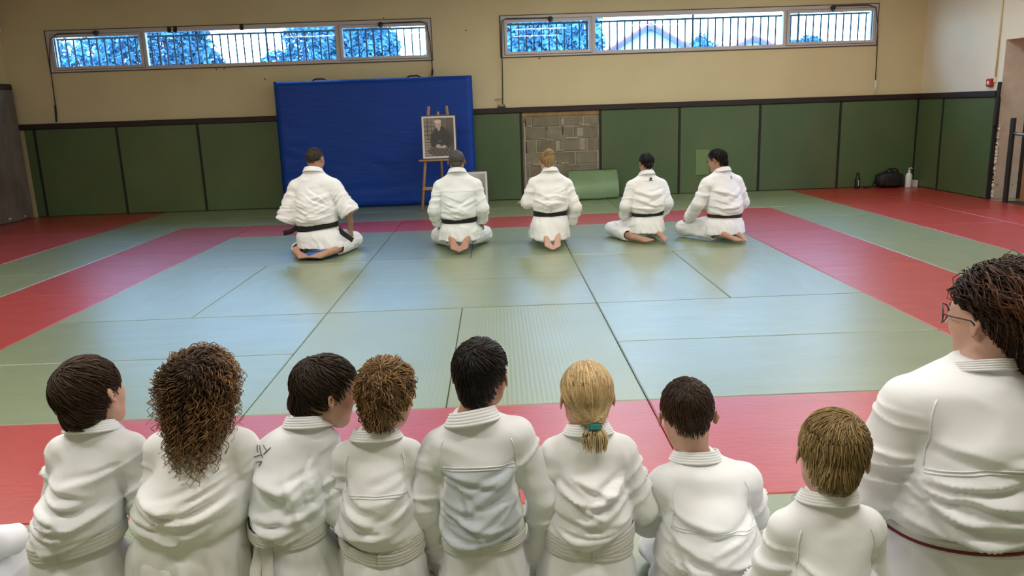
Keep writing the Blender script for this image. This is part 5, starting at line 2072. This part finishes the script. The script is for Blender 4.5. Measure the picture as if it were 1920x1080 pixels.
PEOPLE.append(base(.92, (1.885, 4.70), 'person with black emblem below the jacket collar kneeling beside the loose green mat', 4, group=GRP_A,
    zb=.285, zs=.615, zc=.715, out=.238, sr=.066, bx=.162, by=.118, hem=(.085, .205, .185, (-.01, .01)), sre=(.063, .058), sleeve_end=(.96, .96),
    elbow=[(-.24, .0, .38), (.225, .0, .38)], wrist=[(-.21, .14, .24), (.19, .16, .24)],
    hh=.218, hc=(.005, .04, .842), hrot=(3, 6, 0), skin=TAN, nr=.054, yaw=8, belt='black', bw=.034, cloth=(0.896, 0.900, 0.900),
    knee=[(-.30, .34, .085), (.16, .38, .085)], heel=[(-.20, -.13, .06), (.07, -.12, .09)], toe=[(-.05, -.30, .03), (.11, -.33, .03)], fup=[(0, .6, -1), (0, .3, -1)],
    marks=[('emblem', 'ink', [[(.005, 0.666), (.03, 0.666)], [(.0, 0.654), (.034, 0.656)], [(.018, 0.672), (.016, 0.638)], [(.016, 0.648), (-.002, 0.634)], [(.018, 0.648), (.036, 0.634)], [(.004, 0.644), (.03, 0.642)], [(.026, 0.666), (.03, 0.650)]], .0032),
           ('neck_label', 'stripe', [[(-.05, 0.634), (.0, 0.633)]], .0012)],
    hair=dict(col=BLACK, t=.035, n=480, len=.22, nz=.25, rad=.0024, label='cropped black hair')))
PEOPLE.append(base(.96, (2.66, 4.50), 'person in white uniform with brown belt kneeling at the end of the far row', 5, group=GRP_A,
    zb=.265, zs=.640, zc=.735, lx=-.025, out=.255, sr=.070, bx=.178, by=.125, hem=(.075, .225, .20, (0, .02)), sre=(.066, .060), sleeve_end=(.97, .97),
    elbow=[(-.285, .05, .40), (.25, .04, .38)], wrist=[(-.275, .26, .215), (.20, .24, .24)],
    hh=.222, hc=(-.055, .07, .862), hrot=(30, 10, 0), skin=TAN, nr=.055, yaw=18, belt='brown', bw=.034, btilt=-.012, cloth=(0.877, 0.878, 0.900), glasses=True,
    knee=[(-.26, .40, .095), (.18, .42, .09)], heel=[(-.10, -.15, .085), (.06, -.13, .09)], toe=[(.0, -.31, .028), (.075, -.31, .028)], fup=[(0, .6, -1), (0, .6, -1)],
    marks=[('emblem', 'ink', [[(.012, 0.674), (.034, 0.674)], [(.010, 0.664), (.036, 0.663)], [(.012, 0.652), (.036, 0.650)]], .0022)],
    hair=dict(col=BLACK, t=.075, n=560, len=.45, nz=.7, lift=.06, rad=.003, lump=.05, label='thick black hair')))

# ---- the children in the near row
GRP_C = 'people sitting in a row in the foreground'
YK = -1.66
PEOPLE.append(base(.66, (-.91, YK), 'person in belted white uniform sitting next to the sleeve at the picture edge', 11, group=GRP_C,
    zb=.305, zs=.578, zc=.632, lx=.085, ly=.02, nx=.082, out=.142, sr=.049, bx=.112, by=.088, mx=.112, hem=(.05, .155, .15, (0, .02)), sre=(.046, .043), sleeve_end=(1.0, 1.0),
    elbow=[(-.06, .06, .40), (.205, .02, .39)], wrist=[(-.06, .2, .2), (.145, .17, .25)], hh=.205, hc=(.080, .02, .735), hrot=(-15, -6, -9), nr=.040,
    belt='white', bw=.044, btilt=.008, yoke=0, cloth=(0.862, 0.867, 0.887), skin=PEACH, wraps=[(0, 0, 0, .003), (.008, .014, .004, .007), (-.006, -.004, 0, .005)],
    folds=[((-.95, .62), (.0, .45), (.7, .62), 11, 14), ((-.9, .35), (.2, .22), (.95, .55), 10, 13), ((-.7, .1), (.2, .02), (.9, .3), 9, 12), ((-.6, .55), (.1, .48), (.4, .52), 8, 12)],
    hair=dict(col=(.026, .013, .007), tip=(.060, .030, .014), t=.085, n=1250, len=.75, nz=.28, swirl=.35, crown=(-.25, -.35, .9), rad=.0021, lump=.025, label='straight dark brown hair')))
PEOPLE.append(base(.70, (-.585, YK), 'person in loose unbelted white jacket in the near row, first without a belt', 12, group=GRP_C,
    zb=.34, zs=.570, zc=.63, lx=.04, ly=.03, out=.165, sr=.055, bx=.150, by=.112, mx=.150, hem=(.18, .170, .145, (-.01, .01)), sre=(.052, .046), sleeve_end=(1.0, 1.0),
    elbow=[(-.145, .05, .38), (.165, .05, .38)], wrist=[(-.10, .22, .25), (.12, .22, .25)], hh=.205, hc=(.055, .02, .735), hrot=(0, 2, 0), nr=.042, cloth=(0.900, 0.900, 0.900),
    folds=[((-.9, .55), (-.2, .25), (.5, .55), 11, 15), ((-.95, .1), (.0, -.15), (.95, .45), 12, 14), ((-.8, -.1), (.1, -.25), (.9, .2), 10, 13), ((.95, .5), (.5, .3), (-.1, .3), 10, 13)],
    hair=dict(mode='long', col=(.030, .013, .006), tip=(.34, .18, .075), tipp=2.0, t=.085, n=850, seg=9, drop=1.0, flare=.0, puff=1.0, jit=.13, curl=(.0078, .030), capc=.5, back=([.2, .5, .62, .75], [-.04, .10, .28, .6]), curlseg=26, rad=.0022, lump=.06, line=[.52, .46, .1, -.1, -.45, -.6],
              down=(0, -.22, -1.0), cvar=.45, label='long curly brown hair with lighter ends')))
PEOPLE.append(base(.66, (-.325, YK + .02), 'person in white uniform with handwriting on the shoulder turning the face sideways', 13, group=GRP_C,
    zb=.305, zs=.542, zc=.602, lx=.02, ly=.03, nx=.07, ny=.045, out=.142, sr=.049, bx=.098, by=.090, mx=.110, hem=(.05, .15, .15, (.02, .02)), sre=(.046, .043), sleeve_end=(1.0, 1.0), tilt=.022,
    elbow=[(-.12, .05, .36), (.155, .0, .34)], wrist=[(-.08, .2, .25), (.155, .12, .22)], hh=.200, hc=(.118, .06, .70), hrot=(-60, 10, 0), nr=.040, belt='white', bw=.036, btilt=.012, ctilt=.0,
    cloth=(0.831, 0.852, 0.872), wraps=[(0, 0, 0, .003), (.006, -.02, .01, .008)], tails=[[(-.035, -.100, .298), (-.03, -.128, .24), (-.035, -.150, .15), (-.03, -.160, .06)], [(-.05, -.098, .298), (-.062, -.122, .25), (-.075, -.142, .16)]],
    folds=[((.75, .85), (.6, .5), (.95, .1), 12, 12), ((.1, .75), (.3, .5), (.55, .2), 9, 12), ((-.9, .35), (-.4, .1), (.2, .22), 12, 13), ((-.6, .2), (-.1, .1), (.3, .02), 10, 12)],
    marks=[('handwriting', 'ink_g', [[(-0.077, 0.536), (-0.062, 0.548), (-0.057, 0.536)], [(-0.067, 0.524), (-0.047, 0.533)], [(-0.054, 0.550), (-0.040, 0.528)], [(-0.042, 0.554), (-0.027, 0.546), (-0.037, 0.536)], [(-0.032, 0.540), (-0.017, 0.554)], [(-0.062, 0.513), (-0.042, 0.518), (-0.050, 0.506)]], .0011)],
    hair=dict(col=(.020, .012, .008), tip=(.045, .026, .015), t=.075, n=1250, len=.55, nz=.35, swirl=.3, rad=.0021, lift=.05, crown=(0, -.5, .85), label='short straight dark hair')))
PEOPLE.append(base(.64, (-.062, YK), 'person in white uniform with sagging white belt beside the grey back panel', 14, group=GRP_C,
    zb=.275, zs=.527, zc=.575, lx=.0, ly=.02, out=.134, sr=.048, bx=.110, by=.088, mx=.108, hem=(.14, .125, .12, (.0, .01)), sre=(.046, .042), sleeve_end=(1.0, 1.0),
    elbow=[(-.11, .05, .34), (.125, .05, .33)], wrist=[(-.08, .2, .22), (.1, .2, .22)], hh=.200, hc=(.034, .02, .700), hrot=(-14, 4, 0), nr=.042, belt='white', bw=.036, yoke=.66, yarc=-.03,
    cloth=(0.843, 0.852, 0.860), wraps=[(0, .018, .012, .003), (-.004, -.012, .018, .008)], tilt=.0,
    folds=[((-.9, .55), (-.2, .25), (.4, .45), 10, 13), ((.9, .6), (.5, .35), (.2, .3), 9, 12), ((-.8, .25), (.1, .05), (.9, .4), 9, 12)],
    hair=dict(mode='curly_short', col=(.11, .058, .022), tip=(.32, .185, .075), t=.11, n=1150, len=.42, nz=1.1, nf=5, swirl=.5, lift=.06, rad=.0023, lump=.05, lumpf=7, curl=(.0070, .034), curlseg=12, cvar=.5, label='tousled light brown curls')))
PEOPLE.append(base(.68, (.217, YK), 'person whose white jacket has a bluish grey back panel', 15, group=GRP_C,
    zb=.265, zs=.572, zc=.622, lx=.0, ly=.0, nx=-.012, out=.162, sr=.053, bx=.108, by=.090, mx=.108, hem=(.04, .14, .15, (0, .02)), sre=(.048, .046), sleeve_end=(1.0, 1.0), tilt=.014,
    elbow=[(-.165, .0, .37), (.178, .0, .37)], wrist=[(-.100, .06, .13), (.160, .06, .13)], hh=.205, hc=(.012, .03, .745), hrot=(-16, 2, 0), nr=.044, yoke=.80, yarc=-.04, panel_col=(.60, .64, .70), cw=.042, ctilt=.010,
    cloth=(0.842, 0.850, 0.873), skin=TAN, belt='white', bw=.030,
    folds=[((-.6, .75), (-.2, .4), (.1, .1), 6, 10), ((.9, .5), (.4, .25), (.0, .2), 7, 11), ((-.9, .2), (.0, .0), (.9, .25), 13, 16)],
    hair=dict(col=(.008, .006, .005), tip=(.016, .011, .009), t=.06, n=1300, len=.28, nz=.2, rad=.0020, lump=.01, line=[.55, .48, .08, -.05, -.58, -.85], label='cropped black hair')))
PEOPLE.append(base(.65, (.515, YK), 'person in white uniform wearing a teal hair tie in the near row', 16, group=GRP_C,
    zb=.250, zs=.514, zc=.565, lx=.005, ly=.02, out=.142, sr=.049, bx=.115, by=.088, mx=.112, hem=(.04, .145, .145, (0, .02)), sre=(.046, .042), sleeve_end=(1.0, 1.0),
    elbow=[(-.125, .04, .33), (.155, .02, .32)], wrist=[(-.09, .2, .2), (.150, .12, .235)], hh=.200, hc=(.004, .02, .672), hrot=(4, 2, 0), nr=.040, belt='white', bw=.046, wraps=[(0, 0, 0, .003), (.008, .012, .004, .007), (-.006, -.014, 0, .006)], cloth=(0.886, 0.891, 0.900),
    folds=[((-.9, .6), (.0, .5), (.8, .62), 11, 13), ((-.9, .4), (.1, .25), (.9, .55), 10, 13), ((-.8, .2), (.0, .08), (.9, .3), 9, 12), ((-.5, .75), (.2, .7), (.9, .5), 9, 12)],
    tie=((.01, -.46, .245), (0, -.45, -1), .0155),
    hair=dict(mode='gather', gather=(.02, -.78, -.62), col=(.46, .31, .14), tip=(.72, .55, .31), tipp=.8, t=.06, n=1350, seg=9, rad=.0021, cvar=.4, lump=.01, label='blonde hair in a low ponytail', extra=['tail'])))
PEOPLE.append(base(.68, (.850, YK - .03), 'person in white jacket hunched forward with lowered head in the near row', 17, group=GRP_C,
    zb=.16, zs=.408, zc=.455, lx=.0, ly=.06, nx=-.02, ny=.09, out=.168, sr=.056, bx=.145, by=.120, mx=.138, hem=(.03, .17, .16, (0, .02)), sre=(.052, .046), sleeve_end=(1.0, 1.0),
    elbow=[(-.150, .12, .24), (.150, .12, .24)], wrist=[(-.08, .28, .22), (.08, .28, .22)],
    hh=.205, hc=(-.045, .10, .594), hrot=(0, 20, 0), nr=.043, yoke=.62, yarc=-.03, cloth=(0.853, 0.867, 0.876), skin=LIGHT, ear=1.1,
    folds=[((-.9, .2), (.0, .05), (.9, .3), 8, 14), ((-.8, .5), (-.4, .2), (-.3, -.2), 7, 13)],
    hair=dict(col=(.030, .015, .009), tip=(.055, .028, .014), t=.05, n=1300, len=.26, nz=.3, rad=.0020, nape=.24, line=[.55, .48, .08, -.05, -.55, -.80], label='cropped dark brown hair')))
PEOPLE.append(base(.62, (1.020, -2.06), 'person in white jacket sitting low beside the largest person in front', 18, group=GRP_C,
    zb=.20, zs=.488, zc=.552, lx=.0, ly=.02, out=.140, sr=.049, bx=.120, by=.098, mx=.116, hem=(.04, .14, .145, (0, .02)), sre=(.046, .043), sleeve_end=(1.0, 1.0),
    elbow=[(-.125, .04, .30), (.125, .04, .30)], wrist=[(-.08, .2, .2), (.08, .2, .2)], hh=.205, hc=(.008, .02, .667), hrot=(-12, 10, 6), nr=.040, yoke=.62, yarc=-.05, cloth=(0.867, 0.876, 0.890),
    skin=PEACH, folds=[((-.9, .4), (-.3, .2), (.3, .35), 8, 13), ((.9, .45), (.4, .3), (-.2, .3), 8, 12)],
    hair=dict(col=(.19, .122, .046), tip=(.38, .265, .115), t=.065, n=1350, len=.42, nz=.22, swirl=.5, crown=(.35, -.45, .82), rad=.0020, label='short sandy hair')))
# ---- the adult at the edge
PEOPLE.append(base(.98, (1.425, -1.90), 'person in white uniform with glasses and red-edged belt, largest in the picture', 20,
    zb=.385, zs=.738, zc=.805, lx=.0, ly=.0, nx=.0, out=.238, sr=.074, bx=.190, by=.150, mx=.180, hem=(.10, .235, .22, (0, .02)), sre=(.074, .066), sleeve_end=(.95, .95),
    elbow=[(-.235, .04, .44), (.24, .04, .44)], wrist=[(-.17, .22, .33), (.18, .22, .33)], hh=.225, hc=(.05, .03, .925), hrot=(27, 2, 0), nr=.047, belt='redwhite', bw=.030, cw=.028, btilt=-.012, yoke=.62, yarc=-.10,
    cloth=(0.839, 0.844, 0.865), skin=PEACH, glasses=True, wraps=[(0, 0, 0, .003), (.004, .004, 0, .006)],
    famp=1.0, nf=5, nb=5, folds=[((-.98, .46), (-.2, .52), (.8, .58), 12, 16), ((-.98, .42), (-.2, .36), (.8, .42), 13, 17), ((-.95, .38), (-.4, .18), (.7, .26), 12, 16), ((-.8, .30), (-.3, .02), (.8, .10), 11, 16), ((-.1, .34), (.4, .28), (.9, .36), 9, 14)],
    marks=[('emblem', 'ink', [[(.055, 0.740), (.078, 0.746)], [(.052, 0.728), (.08, 0.732)], [(.066, 0.754), (.064, 0.712)], [(.064, 0.726), (.052, 0.714)], [(.066, 0.724), (.08, 0.712)]], .0026)],
    hair=dict(mode='long', drop=2.15, down=(.26, -.16, -1.0), crown=(-.1, .78, .62), side=([.1, .3, .45, .62, .8], [.10, .20, .28, .37, .6]), back=([.2, .45, .60, .70, .80], [-.22, -.15, -.09, .10, .6]), col=(.016, .009, .006), tip=(.22, .070, .026), tipp=2.2, t=.10, n=1750, seg=12, jit=.06, puff=1.25, rad=.0020, coherent=True, lump=.03, cvar=.5, label='long wavy dark hair with auburn ends', curl=(.0095, .085), curlseg=17)))
# ---- the child cut by the picture edge: only a sleeve shows
PEOPLE.append(base(.66, (-1.332, YK + .05), 'person at the picture edge showing only a white sleeve and hand', 21, group=GRP_C,
    zb=.22, zs=.42, zc=.49, lx=-.04, ly=.04, out=.135, sr=.048, bx=.105, by=.088, hem=(.05, .15, .15, (-.02, .02)), sre=(.056, .050), sleeve_end=(.92, .92),
    elbow=[(-.16, .02, .28), (.075, .05, .235)], wrist=[(-.1, .2, .2), (.12, .17, .185)], hh=.20, hc=(-.04, .05, .595), hrot=(5, 0, 0), nr=.040, belt='white', cloth=(0.869, 0.875, 0.900),
    hair=dict(col=BROWN, t=.06, n=560, len=.35, nz=.3, rad=.0021)))


def x_bun(W_, rg):
    n, s = 130, 12
    c = np.array([.04, -.36, .93])
    u = rg.normal(size=(n, 3))
    u /= np.linalg.norm(u, axis=1)[:, None]
    w = np.cross(u, rg.normal(size=(n, 3)))
    w /= np.linalg.norm(w, axis=1)[:, None]
    t = np.linspace(0, rg.uniform(2.2, 3.6), s)
    r = rg.uniform(.11, .20, (n, 1, 1))
    P = c + r * np.array([1.15, .75, .85]) * (u[:, None] * np.cos(t)[None, :, None] + w[:, None] * np.sin(t)[None, :, None])
    P = W_(P.reshape(-1, 3)).reshape(n, s, 3)
    return P, np.full((n, s), .0034) * np.linspace(1, .5, s), (.34, .22, .09), (.58, .42, .22)


def x_tail(W_, rg):
    n, s = 170, 9
    f = np.linspace(0, 1, s)[None, :]
    a = rg.uniform(0, 6.28, (n, 1))
    r = rg.uniform(.1, 1, (n, 1)) ** .5
    L = rg.uniform(.20, .34, (n, 1))
    wd = .055 + .075 * np.sin(np.clip(f * 1.15, 0, 1) * 2.4)
    x = .01 + np.cos(a) * r * wd * (1.25 + .3 * f)
    y = -.46 - .07 * f + np.sin(a) * r * wd * .7
    z = .25 - L * f
    P = np.stack([x, y + 0 * z, z + 0 * x], -1)
    P = W_(P.reshape(-1, 3)).reshape(n, s, 3)
    return P, .0024 * np.ones((n, 1)) * np.linspace(1, .45, s)[None], (.50, .36, .18), (.72, .57, .34)


def x_wavy(W_, rg):
    # ponytail falling over the shoulder blade: wide, wavy, auburn at the ends (world-down regardless of head turn)
    n, s = 520, 36
    o_ = W_(np.array([[-.16, -.40, .30]]))[0]
    t = np.linspace(0, 1, s)[None, :]
    a = rg.uniform(0, 6.28, (n, 1))
    r = rg.uniform(.05, 1, (n, 1)) ** .5
    L = rg.uniform(.18, .34, (n, 1))
    wd = .030 + .050 * np.sin(np.clip(t * 1.1, 0, 1) * 2.6)
    ph = rg.choice([0, 1.6, 3.1, 4.7], (n, 1)) + rg.normal(0, .35, (n, 1))
    am = rg.uniform(.006, .014, (n, 1)) * np.clip(t * 5, 0, 1)
    k_ = rg.uniform(.055, .085, (n, 1))
    x = o_[0] + .01 + .055 * t + np.cos(a) * r * wd + am * np.cos(L * t / k_ * 6.283 + ph)
    y = o_[1] - .02 - .045 * t + np.sin(a) * r * wd * .55 + am * .7 * np.sin(L * t / k_ * 6.283 + ph)
    z = o_[2] + .01 - L * t
    P = np.stack([x, y, z], -1)
    return P, .0023 * np.ones((n, 1)) * np.linspace(1, .5, s)[None], (.020, .010, .007), (.15, .045, .018)


EXTRA = {'bun': x_bun, 'tail': x_tail, 'wavy': x_wavy}
ONLY = None
for i_, D_ in enumerate(PEOPLE):
    if ONLY is not None and i_ not in ONLY:
        continue
    D_['hair']['extra'] = [EXTRA[e] for e in D_['hair'].get('extra', [])]
    D_['hair'].setdefault('seed', D_['seed'] * 3.7)
    if D_['adult'] and D_['seed'] < 10:
        D_['vox'] = (.0082, .0092)
    person(D_)

# small blue cushion under the first adult
cu = empty('kneeling_cushion', (-1.58, 4.30, 0))
tag(cu, 'small blue cushion between the feet of the person before blue crash mat', 'cushion')
v_ = Vol((-.16, -.12, -.01), (.16, .12, .09), .006)
v_.op(lambda x, y, z: ((np.abs(x / .13) ** 3 + np.abs(y / .09) ** 3 + np.abs((z - .036) / .034) ** 2.4) ** (1 / 2.6) - 1) * .034, (-.14, -.1, 0), (.14, .1, .08))
Vc, Qc = v_.mesh()
obj('cushion_body', np_mesh('cushion_body', Vc, Qc), M['cushion'], cu)
